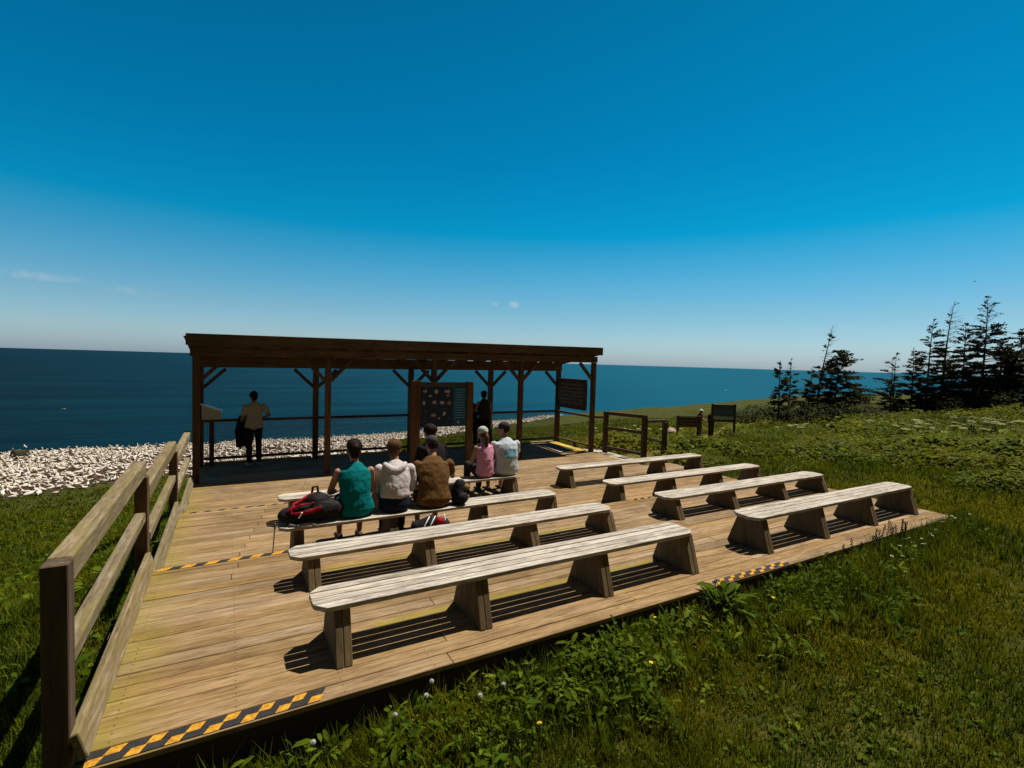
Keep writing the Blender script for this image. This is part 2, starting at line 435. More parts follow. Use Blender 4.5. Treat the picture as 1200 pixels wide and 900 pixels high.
mb = MB(); mb.box(-.09, .015, Y1-.055, Y1+.052, -1.2, .924); mb.build('post', M['rpost'], rl, bevel=.006)
mb = MB(); mb.box(-.065, .038, Y2-.055, Y2+.052, -1.5, Z2+.924); mb.build('post', M['rpost'], rl, bevel=.006)

# ------------------------------------------------------------------ shelter
sh = thing('open_shelter', (X0, YF, Z3), 'open timber shelter with a long shed roof on ten posts facing the sea', 'shelter')
def S(x, y, z): return (x-X0, y-YF, z-Z3)      # world -> shelter coordinates
tilt = lambda x: .011*(x-X0)
HF = 2.05; HB = 1.79                            # undersides of the headers
for i in range(5):
    x = X0+i*D
    mb = MB(); mb.box(x-X0-.06, x-X0+.06, -.06, .06, 0, HF+tilt(x)-Z3-.002); mb.build('front_post', M['post'], sh, bevel=.006)
    mb = MB(); mb.box(x-X0-.065, x-X0+.065, YB-YF-.065, YB-YF+.065, 0, HB+tilt(x)*.6-Z3-.002); mb.build('back_post', M['post'], sh, bevel=.006)
    for s in (-1, 1):
        if (i == 0 and s < 0) or (i == 4 and s > 0): continue
        zt = HF+tilt(x)
        mb = MB(); mb.beam(S(x+s*.055, YF, zt-.50), S(x+s*.50, YF, zt-.03), .075, .09, (0,1,0)); mb.build('brace', M['post'], sh, bevel=.005)
        zt = HB+tilt(x)*.6
        mb = MB(); mb.beam(S(x+s*.06, YB, zt-.46), S(x+s*.50, YB, zt-.03), .075, .09, (0,1,0)); mb.build('brace', M['post'], sh, bevel=.005)
def header(y, z, h, th, name, m, over=.1, tf=1.0, r=None):
    a = X0-over; b = X0+4*D+over
    mb = MB(); vs = []
    for (x, dz) in ((a, tilt(a)*tf), (b, tilt(b)*tf)):
        for (yy, zz) in ((y-th/2, z), (y+th/2, z), (y+th/2, z+h), (y-th/2, z+h)):
            vs.append(S(x, yy, zz+dz))
    mb.add(vs, [(0,1,2,3),(7,6,5,4),(0,4,5,1),(1,5,6,2),(2,6,7,3),(3,7,4,0)], 0)
    return mb.build(name, m, sh, bevel=.006)
header(YF, HF, .17, .10, 'header_beam', M['beamx'])
header(YB, HB, .265, .10, 'header_beam', M['beamx'], tf=.6)
header(YF-.19, 2.262, .225, .04, 'eave_board', M['eave'], .16)
def roofz(x, y):   # top of rafters
    t = (y-(YF-.17))/(YB+.35-(YF-.17))
    return (2.40+tilt(x))*(1-t) + (2.08+tilt(x)*.6)*t
for x in np.linspace(X0-.06, X0+4*D+.06, 18):
    mb = MB(); vs = []
    for y in (YF-.168, YB+.35):
        for sx, dz in ((-.022, -.135), (.022, -.135), (.022, 0), (-.022, 0)):
            vs.append(S(x+sx, y, roofz(x, y)+dz))
    mb.add(vs, [(0,1,2,3),(7,6,5,4),(0,4,5,1),(1,5,6,2),(2,6,7,3),(3,7,4,0)], 0)
    mb.build('rafter', M['rafter'], sh)
mb = MB(); nx = 330; xs = np.linspace(X0-.2, X0+4*D+.2, nx); vs = []; fs = []
for k, y in enumerate((YF-.165, YB+.42)):
    for x in xs:
        vs.append(S(x, y, roofz(x, y)+.045+.011*math.sin((x-X0)*2*PI/.15)))
for i in range(nx-1): fs.append((i, i+1, nx+i+1, nx+i))
mb.add(vs, fs, 0, .5, True); o = mb.build('roof_sheet', M['roofing'], sh)
sm = o.modifiers.new('thickness', 'SOLIDIFY'); sm.thickness = .004
mb = MB()
for y in np.linspace(YF-.1, YB+.25, 5):
    mb.beam(S(X0-.12, y, roofz(X0, y)+.015), S(X0+4*D+.12, y, roofz(X0+4*D, y)+.015), .06, .026)
mb.build('batten', M['rafter'], sh)

# back and side guard rails of the shelter
def mesh_mat():
    m, nt, bs = newmat('wire_mesh')
    tc = N(nt, 'ShaderNodeTexCoord'); sx = N(nt, 'ShaderNodeSeparateXYZ'); nt.links.new(tc.outputs['Object'], sx.inputs[0])
    def line(c): return math_n(nt, 'LESS_THAN', math_n(nt, 'FRACT', math_n(nt, 'MULTIPLY', c, 24.0)), .17)
    u = math_n(nt, 'ADD', sx.outputs[0], sx.outputs[1])
    f = math_n(nt, 'MAXIMUM', line(u), line(sx.outputs[2]))
    bs.inputs['Base Color'].default_value = (.20, .20, .20, 1); bs.inputs['Roughness'].default_value = .5
    tr = N(nt, 'ShaderNodeBsdfTransparent'); ms = N(nt, 'ShaderNodeMixShader')
    nt.links.new(f, ms.inputs[0]); nt.links.new(tr.outputs[0], ms.inputs[1]); nt.links.new(bs.outputs[0], ms.inputs[2])
    nt.links.new(ms.outputs[0], nt.nodes['Material Output'].inputs['Surface'])
    return m
M['mesh'] = mesh_mat()
gr = thing('guard_rail', (X0, YB, Z3), 'dark guard rail with wire mesh between the rear posts of the shelter', 'guard rail')
for i in range(4):
    a = i*D+.07; b = (i+1)*D-.07
    mb = MB(); mb.box(a, b, -.03, .03, 1.01, 1.07); mb.build('top_rail', M['railx'], gr, bevel=.005)
    mb = MB(); mb.box(a, b, -.03, .03, .13, .19); mb.build('bottom_rail', M['railx'], gr, bevel=.005)
    mb = MB(); mb.box(a, b, .09, .15, .002, .05); mb.build('sill', M['paleboard'], gr)
    mb = MB(); mb.add([(a, .036, .19), (b, .036, .19), (b, .036, 1.01), (a, .036, 1.01)], [(0,1,2,3)], 0); mb.build('wire_mesh', M['mesh'], gr)
sr = thing('side_rail', (X0+4*D, YF, Z3), 'dark timber side rail at the right hand end of the shelter', 'guard rail')
mb = MB(); mb.box(-.03, .03, .07, YB-YF-.07, 1.01, 1.075); mb.build('top_rail', M['rpost'], sr, bevel=.005)
mb = MB(); mb.box(-.03, .03, .07, YB-YF-.07, .14, .2); mb.build('bottom_rail', M['rpost'], sr, bevel=.005)
mb = MB(); mb.box(-.03, .03, .75, .85, .0, .135); mb.build('foot_block', M['rpost'], sr)

# steps and ramp on the right
ex = thing('exit_steps', (10.1, 7.3, Z3), 'short flight of pale plank treads leaving the deck beside the handrail', 'steps')
for i in range(4):
    mb = MB(); mb.box(.02+i*.19, .02+i*.19+.115, -.05, 1.75, -.06-.02*i, -.02-.02*i); mb.build('tread', M['paleboard'], ex, bevel=.004)
mb = MB(); mb.box(.0, .82, -.12, -.06, -.32, -.05); mb.box(.0, .82, 1.76, 1.82, -.32, -.05); mb.build('stringer', M['fascia'], ex)
hr = thing('handrail', (10.72, 8.44, Z3-.1), 'dark brown timber handrail with three posts beside the exit steps', 'handrail')
A = Vector((10.55, 8.49, 0)); B = Vector((10.98, 7.32, 0)); Cc = Vector((12.1, 7.62, 0)); F = Vector((10.07, 8.49, 0))
off = Vector((10.72, 8.44, Z3-.1))
def H(p, z): return Vector((p.x, p.y, z)) - off
for p, zt, w in ((A, .66, .12), (B, .66, .13), (Cc, .47, .12)):
    mb = MB(); mb.beam(H(p, -.95), H(p, zt-.04), w, w, (0,1,0)); mb.build('post', M['rpost'], hr, bevel=.006)
mb = MB(); mb.beam(H(A+(A-B).normalized()*.07, .66), H(B+(B-A).normalized()*.07, .66), .10, .10); mb.build('top_rail', M['rpost'], hr, bevel=.008)
mb = MB(); mb.beam(H(A, .22), H(B, .2), .05, .09); mb.build('middle_rail', M['rpost'], hr, bevel=.006)
mb = MB(); mb.beam(H(A, -.36), H(B, -.42), .05, .09); mb.build('bottom_rail', M['rpost'], hr, bevel=.006)
mb = MB(); mb.beam(H(F, .555), H(A, .53), .06, .07); mb.build('link_rail', M['rpost'], hr, bevel=.006)
d = (Cc-B).normalized(); s = Vector((d.y, -d.x, 0))*.05
mb = MB(); mb.beam(H(B+d*.07, .52), H(Cc+d*.06, .47), .08, .09); mb.build('lower_top_rail', M['rpost'], hr, bevel=.006)
mb = MB(); mb.beam(H(B+d*.07, .05), H(Cc, -.2), .05, .08); mb.build('slanting_rail', M['rpost'], hr, bevel=.006)
# painted threshold plank and pale boards on the shelter floor
o = MB(); o.box(-.16, .16, -.9, .9, .004, .05); o = o.build('threshold_plank', M['yboard'], None, (9.72, 9.40, Z3), .004)
o.rotation_euler.z = R(-4); tag(o, 'faded yellow painted plank lying on the sunny end of the shelter floor', 'plank')
o = MB(); o.box(-.12, .12, -.8, .8, .004, .016); o = o.build('floor_strip', M['black'], None, (9.38, 9.36, Z3), .002)  # thin flat black strip laid on the floor boards
o.rotation_euler.z = R(-4); tag(o, 'flat black strip on the floor beside the yellow plank', 'mat')
o = MB(); o.box(-.05, .05, -.6, .6, .004, .04); o = o.build('loose_board', M['paleboard'], None, (9.10, 9.2, Z3), .004)
o.rotation_euler.z = R(-5); tag(o, 'narrow pale board lying left of the black strip', 'board')

# ------------------------------------------------------------------ sign boards
def line_rows(mb, x0, x1, z0, z1, n, y, m, hh=.011, jag=.25, seed=1):
    rr = random.Random(seed)
    for i in range(n):
        z = z1-(i+.5)*(z1-z0)/n; b = x1-rr.random()*jag*(x1-x0)
        mb.box(x0, b, y-.003, y, z-hh/2, z+hh/2, m)
M['navy'] = plain('navy_panel', (.006,.020,.050), .45, .3, 6)
M['blue'] = plain('blue_panel', (.003,.070,.145), .45, .2, 6)
M['txt'] = plain('pale_print', (.12,.30,.44), .6, .1, 20)
M['ph1'] = plain('photo_pink', (.26,.19,.22), .6, .5, 30)
M['ph2'] = plain('photo_pale', (.32,.31,.37), .6, .5, 30)
M['ph3'] = plain('photo_rust', (.24,.12,.10), .6, .5, 30)
M['ph4'] = plain('photo_teal', (.01,.08,.09), .6, .4, 30)
sb = thing('species_board', (5.18, 8.28, Z3), 'dark information board with rows of small bird pictures and a blue text column', 'sign board')
mb = MB(); mb.box(-.76, -.54, -.055, .055, 0, 2.09); mb.build('post', M['post'], sb, bevel=.006)
mb = MB(); mb.box(.68, .84, -.055, .055, 0, 2.07); mb.build('post', M['post'], sb, bevel=.006)
mb = MB(); mb.box(-.538, .678, -.045, .045, 1.96, 2.05); mb.build('top_bar', M['eave'], sb, bevel=.005)
mb = MB(); mb.box(-.536, .676, -.012, .02, .96, 1.955); pan = mb.build('panel', M['navy'], sb)
mb = MB(); mb.box(.30, .665, -.016, -.0125, .98, 1.94); mb.build('text_column', M['blue'], pan)
mb = MB(); line_rows(mb, .36, .64, 1.14, 1.90, 12, -.0165, 0, .014); mb.build('text_lines', M['txt'], pan)
spots = [(-.42,1.83,.075,.05,0),(-.14,1.82,.06,.06,1),(.16,1.83,.10,.05,1),(-.28,1.72,.05,.03,1),(.17,1.73,.07,.05,2),(-.44,1.55,.04,.06,1),(-.17,1.56,.07,.055,1),(.02,1.55,.07,.05,1),
         (.20,1.54,.08,.06,2),(-.2,1.25,.09,.05,0),(.08,1.28,.05,.07,1),(-.42,1.12,.08,.03,3),(-.05,1.17,.04,.03,1),(.22,1.16,.04,.04,3),(-.38,1.35,.04,.04,3),(.1,1.4,.05,.04,3),(.46,1.06,.05,.035,1)]
for (x, z, a, b, k) in spots:
    mb = MB(); rr = random.Random(int(x*999)+7)
    poly = [(x+a*math.cos(t)*rr.uniform(.6,1), z+b*math.sin(t)*rr.uniform(.6,1)) for t in np.linspace(2*PI, 0, 11)[:-1]]
    mb.prism(poly, -.0165, -.0125, 'y'); mb.build('bird_picture', M[('ph1','ph2','ph3','ph4')[k]], pan)
ws = thing('wooden_notice', (X0+4*D-.02, 9.50, Z3), 'brown framed notice board hung across the right hand end of the shelter', 'notice board')
mb = MB(); mb.box(-.025, .02, -.66, .70, 1.26, 2.04); pan = mb.build('panel', M['eave'], ws)
for (a, b, c, d2) in ((-.72,.76,2.042,2.12), (-.72,.76,1.19,1.258)):
    mb = MB(); mb.box(-.045, .03, a, b, c, d2); mb.build('frame_bar', M['railx'], ws, bevel=.004)
for (a, b) in ((-.74,-.662), (.702,.78)):
    mb = MB(); mb.box(-.045, .03, a, b, 1.26, 2.04); mb.build('frame_bar', M['railx'], ws, bevel=.004)
M['carve'] = plain('carved_letters', (.16,.13,.10), .8, .3, 30)
mb = MB(); rr = random.Random(5)
for i in range(6):
    z = 1.94-i*.115; y = .62-rr.random()*.1
    while y > -.56:
        w = rr.uniform(.05, .2); w = min(w, y+.58); mb.box(-.029, -.0255, y-w, y, z-.022, z+.022); y -= w+.04
mb.build('lettering', M['carve'], pan)
lp = thing('lectern_panel', (.34, 10.17, Z3), 'sloping white lectern box fixed to the rear rail at the left end of the shelter', 'lectern')
mb = MB(); mb.prism([(-.19, 1.09), (.19, 1.09), (.19, 1.27), (-.19, 1.42)], -.14, .14, 'y'); mb.build('box', M['grey'], lp, bevel=.004)
mb = MB(); mb.beam((-.22,0,1.446), (.22,0,1.272), .32, .022, (0,0,1)); mb.build('top_panel', M['white'], lp)
mb = MB(); mb.box(-.05, .05, .02, .09, .0, 1.088); mb.build('stand', M['railx'], lp)
# ------------------------------------------------------------------ people
_ctex = bpy.data.textures.new('cloth_folds', 'CLOUDS'); _ctex.noise_scale = .12; _ctex.noise_depth = 2
def cloth(name, col, var=.12, rough=.9):
    return plain(name, col, rough, var, 22, .06, .012, .6)
def fused(mb, name, mat, parent, vox, folds=0.0, smooth=3):
    o = mb.build(name, mat, parent)
    r = o.modifiers.new('fuse', 'REMESH'); r.mode = 'VOXEL'; r.voxel_size = vox; r.use_smooth_shade = True
    if smooth:
        s = o.modifiers.new('relax', 'SMOOTH'); s.iterations = smooth; s.factor = .5
    if folds:
        d = o.modifiers.new('folds', 'DISPLACE'); d.texture = _ctex; d.strength = folds; d.mid_level = .5; d.texture_coords = 'LOCAL'
    return o
V = Vector
def hand(mb, wrist, direction, palm_n, sx, curl=.5):
    d = V(direction).normalized(); n = V(palm_n); n = (n - d*n.dot(d)).normalized(); s = d.cross(n)*sx
    c = V(wrist) + d*.05
    mb.tube([V(wrist), c, c+d*.04], [(.026,.018),(.040,.015),(.038,.013)], 10, side=s)
    for k, ln in enumerate((.068, .078, .073, .056)):
        b = c + d*.042 + s*(.030-.020*k)
        e1 = b + (d*math.cos(curl*.5)+n*math.sin(curl*.5))*ln*.5
        e2 = e1 + (d*math.cos(curl*1.3)+n*math.sin(curl*1.3))*ln*.5
        mb.tube([b, e1, e2], [.0095, .0085, .0075], 7)
    tb = V(wrist)+d*.03+s*.032
    mb.tube([tb, tb+(d*.6+s*.7+n*.3)*.035, tb+(d*1.0+s*.8+n*.5)*.055], [.0115, .010, .0085], 7)
def head(mb, c, rot, sc=1.0):
    Mx = Euler(rot).to_matrix(); c = V(c)
    def P(x, y, z): return c + Mx @ (V((x, y, z))*sc)
    def E(x, y, z, a, b, d): mb.ell(P(x, y, z), (a*sc, b*sc, d*sc), rot, 16, 10)
    E(0, -.012, .022, .076, .096, .092); E(0, .030, -.030, .058, .066, .082)
    E(0, .062, -.075, .030, .024, .024); E(0, .102, -.018, .013, .016, .024)
    for s in (-1, 1):
        E(s*.077, -.004, -.018, .011, .020, .032); E(s*.028, .082, .012, .013, .012, .010)
    E(0, .088, -.056, .024, .010, .009)
    return P
def figure(t, J, skin, vox=.010, sleeve=.5, shirt=None, trousers=None, shoe=None, shirt_a=.012, leg_to=1.0, flare=0.0, long_sleeve=False):
    body = MB()
    sp = J['spine']
    body.tube([V(p) for p, a, b in sp], [(a, b) for p, a, b in sp], 20, side=(1,0,0))
    nk = J['neck']; body.tube(nk, [.058, .052], 12)
    hp = head(body, J['head'], J.get('hrot', (0,0,0)), J.get('hs', 1.0))
    for s, k in ((-1, 'armL'), (1, 'armR')):
        a = [V(p) for p in J[k]]
        body.tube([a[0], a[0].lerp(a[1], .5), a[1]], [.046, .043, .036], 12)
        body.tube([a[1], a[1].lerp(a[2], .35), a[2]], [.037, .038, .024], 12)
        hand(body, a[2], (a[2]-a[1]).normalized()+V(J.get('hd', (0,0,-.1))), J.get('hn', (0,0,-1)), -s)
    for k in ('legL', 'legR'):
        l = [V(p) for p in J[k]]
        body.tube([l[0], l[0].lerp(l[1], .4), l[1]], [.086, .076, .054], 14)
        body.tube([l[1], l[1].lerp(l[2], .3), l[2]], [.052, .054, .034], 12)
        body.tube([l[2]+V((0,-.02,-.035)), l[3]], [.036, .030], 10)
    fused(body, 'body', skin, t, vox, 0, 2)
    if shirt is not None:
        g = MB(); e = shirt_a
        i0 = J.get('hem', 0)
        pts = [V(p) for p, a, b in sp[i0:]]; rad = [(a+e+(flare if i == 0 else flare*.5 if i == 1 else 0), b+e) for i, (p, a, b) in enumerate(sp[i0:])]
        g.tube(pts, rad, 22, side=(1,0,0))
        for k in ('armL', 'armR'):
            a = [V(p) for p in J[k]]
            if long_sleeve:
                g.tube([a[0], a[0].lerp(a[1], .5), a[1]], [.050+e, .049+e, .044+e], 12)
                g.tube([a[1], a[1].lerp(a[2], .4), a[1].lerp(a[2], .93)], [.044+e, .042+e, .032+e], 12)
            elif sleeve > 0:
                g.tube([a[0], a[0].lerp(a[1], sleeve*.5), a[0].lerp(a[1], sleeve)], [.047+e, .046+e, .046+e], 12)
        fused(g, 'shirt', shirt, t, max(vox, .010), .026, 2)
    if trousers is not None:
        g = MB(); e = .013
        p, a, b = sp[0]; p1, a1, b1 = sp[1]
        g.tube([V(p)+V((0,0,-.01)), V(p1)+V((0,0,.0))], [(a+e*.6, b+e*.6), (a1+e*.6, b1+e*.6)], 18, side=(1,0,0))
        for k in ('legL', 'legR'):
            l = [V(q) for q in J[k]]
            g.tube([l[0], l[0].lerp(l[1], .4), l[1]], [.094, .086, .066], 14)
            if leg_to > 0: g.tube([l[1], l[1].lerp(l[2], .4*leg_to), l[1].lerp(l[2], leg_to*.97)], [.066, .064, .054], 12)
        fused(g, 'trousers', trousers, t, max(vox, .012), .014, 3)
    if shoe is not None:
        for k in ('legL', 'legR'):
            l = [V(q) for q in J[k]]; g = MB()
            g.tube([l[2]+V((0,-.045,-.045)), l[2]+V((0,.03,-.042)), l[3]+V((0,.015,-.006))], [(.04,.036),(.045,.036),(.043,.026)], 12, side=(1,0,0))
            g.build('shoe', shoe, t)
    return hp
def sit(seat_h, w=1.0, lean=.12, arms='lap', head_rot=(0,0,0), sc=1.0, slump=.0, tl=0.0):
    L = lambda z: lean*z + slump*z*z
    sp = [((0,0,.09), .185*w, .13), ((0,-.02+L(.2),.20), .165*w, .122), ((tl*.3,-.03+L(.32),.31), .160*w, .118), ((tl*.6,-.01+L(.43),.42), .178*w, .118), ((tl*.9,.0+L(.52),.515), .172*w, .098), ((tl,.01+L(.57),.565), .105*w, .07)]
    J = dict(spine=sp, neck=[(tl,.012+L(.57),.56), (tl*1.1,.045+L(.66),.665)], head=(tl*1.15,.065+L(.76),.755), hrot=head_rot, hem=0)
    sh = .185*w
    yS = L(.53)
    if arms == 'lap':
        for s, k in ((-1,'armL'), (1,'armR')): J[k] = [(tl+s*sh, yS, .525), (tl+s*(sh+.045), yS+.06, .265), (s*.10, yS+.26, .20)]
    elif arms == 'elbowL':
        J['armL'] = [(tl-sh, yS, .525), (tl-sh-.085, yS+.07, .27), (-.16, yS+.25, .24)]
        J['armR'] = [(tl+sh, yS, .525), (tl+sh+.04, yS+.08, .265), (.09, yS+.26, .22)]
    elif arms == 'reachR':
        J['armL'] = [(tl-sh, yS, .525), (tl-sh-.06, yS+.05, .26), (-.14, yS+.24, .20)]
        J['armR'] = [(tl+sh, yS, .525), (tl+sh+.085, yS+.12, .32), (sh+.17, yS+.34, .36)]
    fz = -seat_h + .075
    for s, k in ((-1,'legL'), (1,'legR')):
        J[k] = [(s*.10, .03, .085), (s*.13, .42, .10+max(0, .42-seat_h)), (s*.12, .44, fz), (s*.13, .57, fz-.045)]
    for k in list(J):
        pass
    return J
def scaleJ(J, s):
    def sc(x): return tuple(c*s for c in x)
    J['spine'] = [(sc(p), a*s, b*s) for p, a, b in J['spine']]
    for k in ('neck','armL','armR','legL','legR'): J[k] = [sc(p) for p in J[k]]
    J['head'] = sc(J['head']); J['hs'] = s
    return J
def stand(w=1.0, lean=0.0, arms=('down','down'), head_rot=(0,0,0)):
    L = lambda z: lean*max(0, z-.95)
    sp = [((0,0,.93), .165*w, .115), ((0,L(1.05),1.04), .150*w, .105), ((0,L(1.17),1.16), .148*w, .105), ((0,.01+L(1.29),1.29), .172*w, .112), ((0,.005+L(1.39),1.385), .170*w, .092), ((0,L(1.44),1.44), .10*w, .065)]
    J = dict(spine=sp, neck=[(0,.005+L(1.44),1.43), (0,.03+L(1.52),1.53)], head=(0,.045+L(1.62),1.615), hrot=head_rot)
    sh = .19*w; yS = L(1.39)
    for s, k, m in ((-1,'armL',arms[0]), (1,'armR',arms[1])):
        if m == 'down': J[k] = [(s*sh, yS, 1.39), (s*(sh+.05), yS-.02, 1.10), (s*(sh+.06), yS+.06, .86)]
        elif m == 'rail': J[k] = [(s*sh, yS, 1.39), (s*(sh+.13), yS-.03, 1.17), (s*(sh+.04), yS+.20, 1.10)]
        elif m == 'carry': J[k] = [(s*sh, yS, 1.39), (s*(sh+.05), yS-.03, 1.11), (s*(sh+.03), yS+.20, 1.02)]
    for s, k in ((-1,'legL'), (1,'legR')):
        J[k] = [(s*.09, 0, .92), (s*.10, .02, .49), (s*.105, -.01, .08), (s*.12, .13, .035)]
    return J
def hair(t, hp, name, mat, pieces, sc=1.0, hrot=(0,0,0), vox=.012):
    g = MB()
    for p in pieces:
        if p[0] == 'e': g.ell(hp(*p[1]), tuple(x*sc for x in p[2]), hrot, 16, 10)
        else: g.tube([hp(*q) for q in p[1]], [x*sc if not isinstance(x, tuple) else (x[0]*sc, x[1]*sc) for x in p[2]], 10)
    return fused(g, name, mat, t, vox, .010, 2)
def strands(t, hp, mat, sc=1.0, n=90, back=2.0, front=.75, fat=1.0, seed=1):
    # locks of hair combed from the crown down over the skull
    rr = random.Random(seed); g = MB()
    for k in range(n):
        az = 2*PI*(k+rr.random()*.8)/n
        f = .5+.5*math.cos(az-PI/2)            # 1 at the face, 0 at the back
        end = (back+(front-back)*f**1.3)*rr.uniform(.88, 1.08)
        st = rr.uniform(0, .5); pts = []; rad = []
        for q in range(6):
            th = st+(end-st)*q/5; az2 = az+.25*math.sin(th*2+k)*.4
            e = 1.0+rr.uniform(-.015, .05)
            pts.append(hp(.083*e*fat*math.sin(th)*math.cos(az2), -.018+.101*e*fat*math.sin(th)*math.sin(az2)-.008*(th > 1.4), .028+.095*e*math.cos(th)))
            rad.append((.013-.008*(q/5)**2)*sc)
        g.tube(pts, rad, 6)
    return g.build('hair_lock', mat, t)
def cap(t, hp, mat, hrot, sc=1.0, back=False):
    g = MB(); g.ell(hp(0,-.012,.045), (.086*sc,.107*sc,.085*sc), hrot, 18, 10)
    o = fused(g, 'cap', mat, t, .010, 0, 2)
    g = MB(); ps = []
    for a in np.linspace(-1.15, 1.15, 9):
        ps.append(hp(.072*math.sin(a), .075+.095*math.cos(a), .035-.012*math.cos(a)))
    top = [hp(.072*math.sin(a), .06, .045) for a in np.linspace(-1.15, 1.15, 9)]
    n = len(ps); vs = ps + top + [p - V((0,0,.008)) for p in ps] + [p - V((0,0,.008)) for p in top]
    fs = []
    for i in range(n-1):
        fs += [(i, i+1, n+i+1, n+i), (2*n+i, 3*n+i, 3*n+i+1, 2*n+i+1), (i, 2*n+i, 2*n+i+1, i+1)]
    g.add(vs, fs, 0); g.build('cap_peak', mat, t)

black = cloth('black_cloth', (.014,.013,.014)); denim = cloth('dark_denim', (.012,.016,.032)); charcoal = cloth('charcoal_cloth', (.03,.03,.032))
shoe_w = plain('pale_shoe', (.35,.33,.33), .7, .2, 20); shoe_d = plain('dark_shoe', (.03,.028,.028), .7, .2, 20)
hair_d = plain('dark_hair', (.016,.009,.006), .55, .5, 60, .06, .006, .8); hair_b = plain('strawberry_hair', (.085,.040,.018), .55, .4, 60, .06, .006, .8)
hair_l = plain('brown_hair', (.085,.045,.022), .55, .4, 60, .06, .006, .8)
shortcut = [('e', (0,-.022,.036), (.085,.100,.090)), ('e', (0,-.055,-.02), (.070,.060,.075))]

ZC = Z2+.405; ZD = Z2+.36
# woman in teal
t = thing('person', (2.04, 3.10, ZC), 'seated woman in a sleeveless teal top with dark tied up hair', 'person', 'visitors sitting on the benches', R(-4))
J = scaleJ(sit(.405, 1.0, .10, 'elbowL', (R(-6),0,R(4)), slump=.04), 1.05)
hp = figure(t, J, M['skin'], .009, 0, cloth('teal_jersey', (.002,.135,.14)), charcoal, shoe_d, .014, .35, .028)
hair(t, hp, 'hair', hair_d, [('e', (0,-.024,.036), (.090,.104,.096)), ('e', (0,-.06,-.035), (.066,.060,.07)), ('e', (0,-.115,.03), (.042,.036,.04))], 1.05, J['hrot'])
strands(t, hp, hair_d, 1.05, 90, 1.9, .7, 1.03, 3)
# hooded sweatshirt
t = thing('person', (2.54, 3.10, ZC), 'seated person with reddish fair hair in a pale grey hooded sweatshirt and dark jeans', 'person', 'visitors sitting on the benches', R(-12))
J = scaleJ(sit(.405, 1.02, .16, 'lap', (R(-22),0,R(-14)), slump=.10), 1.0)
J['hem'] = 1
hoodm = cloth('pale_sweatshirt', (.47,.43,.42))
hp = figure(t, J, M['skin'], .009, 0, hoodm, denim, shoe_d, .022, 1.0, .0, True)
hair(t, hp, 'hair', hair_b, [('e', (0,-.022,.036), (.090,.104,.098)), ('e', (0,-.055,-.03), (.078,.066,.085))], 1.0, J['hrot'])
strands(t, hp, hair_b, 1.1, 110, 2.35, 1.0, 1.08, 4)
g = MB(); p, a, b = J['spine'][-1]; c = V(p)
for k in range(9):
    an = PI*k/8; 
pts = [c+V((.125*math.cos(a_), -.05-.075*math.sin(a_), .025-.075*math.sin(a_)**2)) for a_ in np.linspace(0, PI, 9)]
g.tube(pts, [.035,.042,.05,.055,.06,.055,.05,.042,.035], 10)
g.tube([c+V((0,-.10,-.01)), c+V((0,-.125,-.12))], [(.10,.03),(.05,.02)], 12, side=(1,0,0))
fused(g, 'hood', hoodm, t, .011, .012, 3)
# man in brown
t = thing('person', (3.06, 3.09, ZC), 'seated man in a brown T-shirt and dark cap', 'person', 'visitors sitting on the benches', R(-8))
J = scaleJ(sit(.405, 1.13, .22, 'reachR', (R(-14),0,R(16)), slump=.10, tl=.02), 1.03)
hp = figure(t, J, M['skin'], .009, .62, cloth('brown_jersey', (.105,.056,.020), .2), charcoal, shoe_d, .016, .4, .012)
hair(t, hp, 'hair', hair_d, [('e', (0,-.03,.0), (.080,.088,.07))], 1.03, J['hrot'])
cap(t, hp, plain('charcoal_cap', (.035,.032,.03), .85, .2, 30), J['hrot'], 1.03)
# dark visitor on the front bench
t = thing('person', (3.66, 4.56, ZD), 'seated visitor in black with dark hair, just beyond the man in brown', 'person', 'visitors sitting on the benches', R(6))
J = scaleJ(sit(.36, 1.1, .16, 'lap', (R(-10),0,R(18)), slump=.06, tl=-.03), 1.04)
hp = figure(t, J, M['skind'], .011, .7, black, black, shoe_d, .014, 1.0)
hair(t, hp, 'hair', hair_d, [('e', (0,-.02,.03), (.096,.108,.10))], 1.04, J['hrot'])
strands(t, hp, hair_d, 1.2, 90, 2.0, .7, 1.16, 5)
# pink
t = thing('person', (4.53, 4.53, ZD), 'seated woman in a sleeveless pink top with a pale headscarf and long brown ponytail', 'person', 'visitors sitting on the benches', R(2))
J = scaleJ(sit(.36, .86, .06, 'lap', (R(-6),0,R(10)), slump=.02), .98)
hp = figure(t, J, M['skin'], .010, 0, cloth('pink_jersey', (.55,.25,.36), .1), charcoal, shoe_d, .012, 1.0, .015)
hair(t, hp, 'hair', hair_l, [('e', (0,-.03,.0), (.084,.092,.075)), ('t', [(0,-.10,.01), (-.01,-.145,-.06), (-.025,-.15,-.17), (-.03,-.13,-.30)], [.03,.042,.038,.018])], .98, J['hrot'])
g = MB(); g.ell(hp(0,-.018,.04), (.092,.106,.086), J['hrot'], 16, 10); g.ell(hp(.0,-.11,.03), (.03,.03,.03), None, 10, 7)
fused(g, 'headscarf', cloth('pale_scarf', (.38,.42,.36), .3), t, .010, .012, 2)
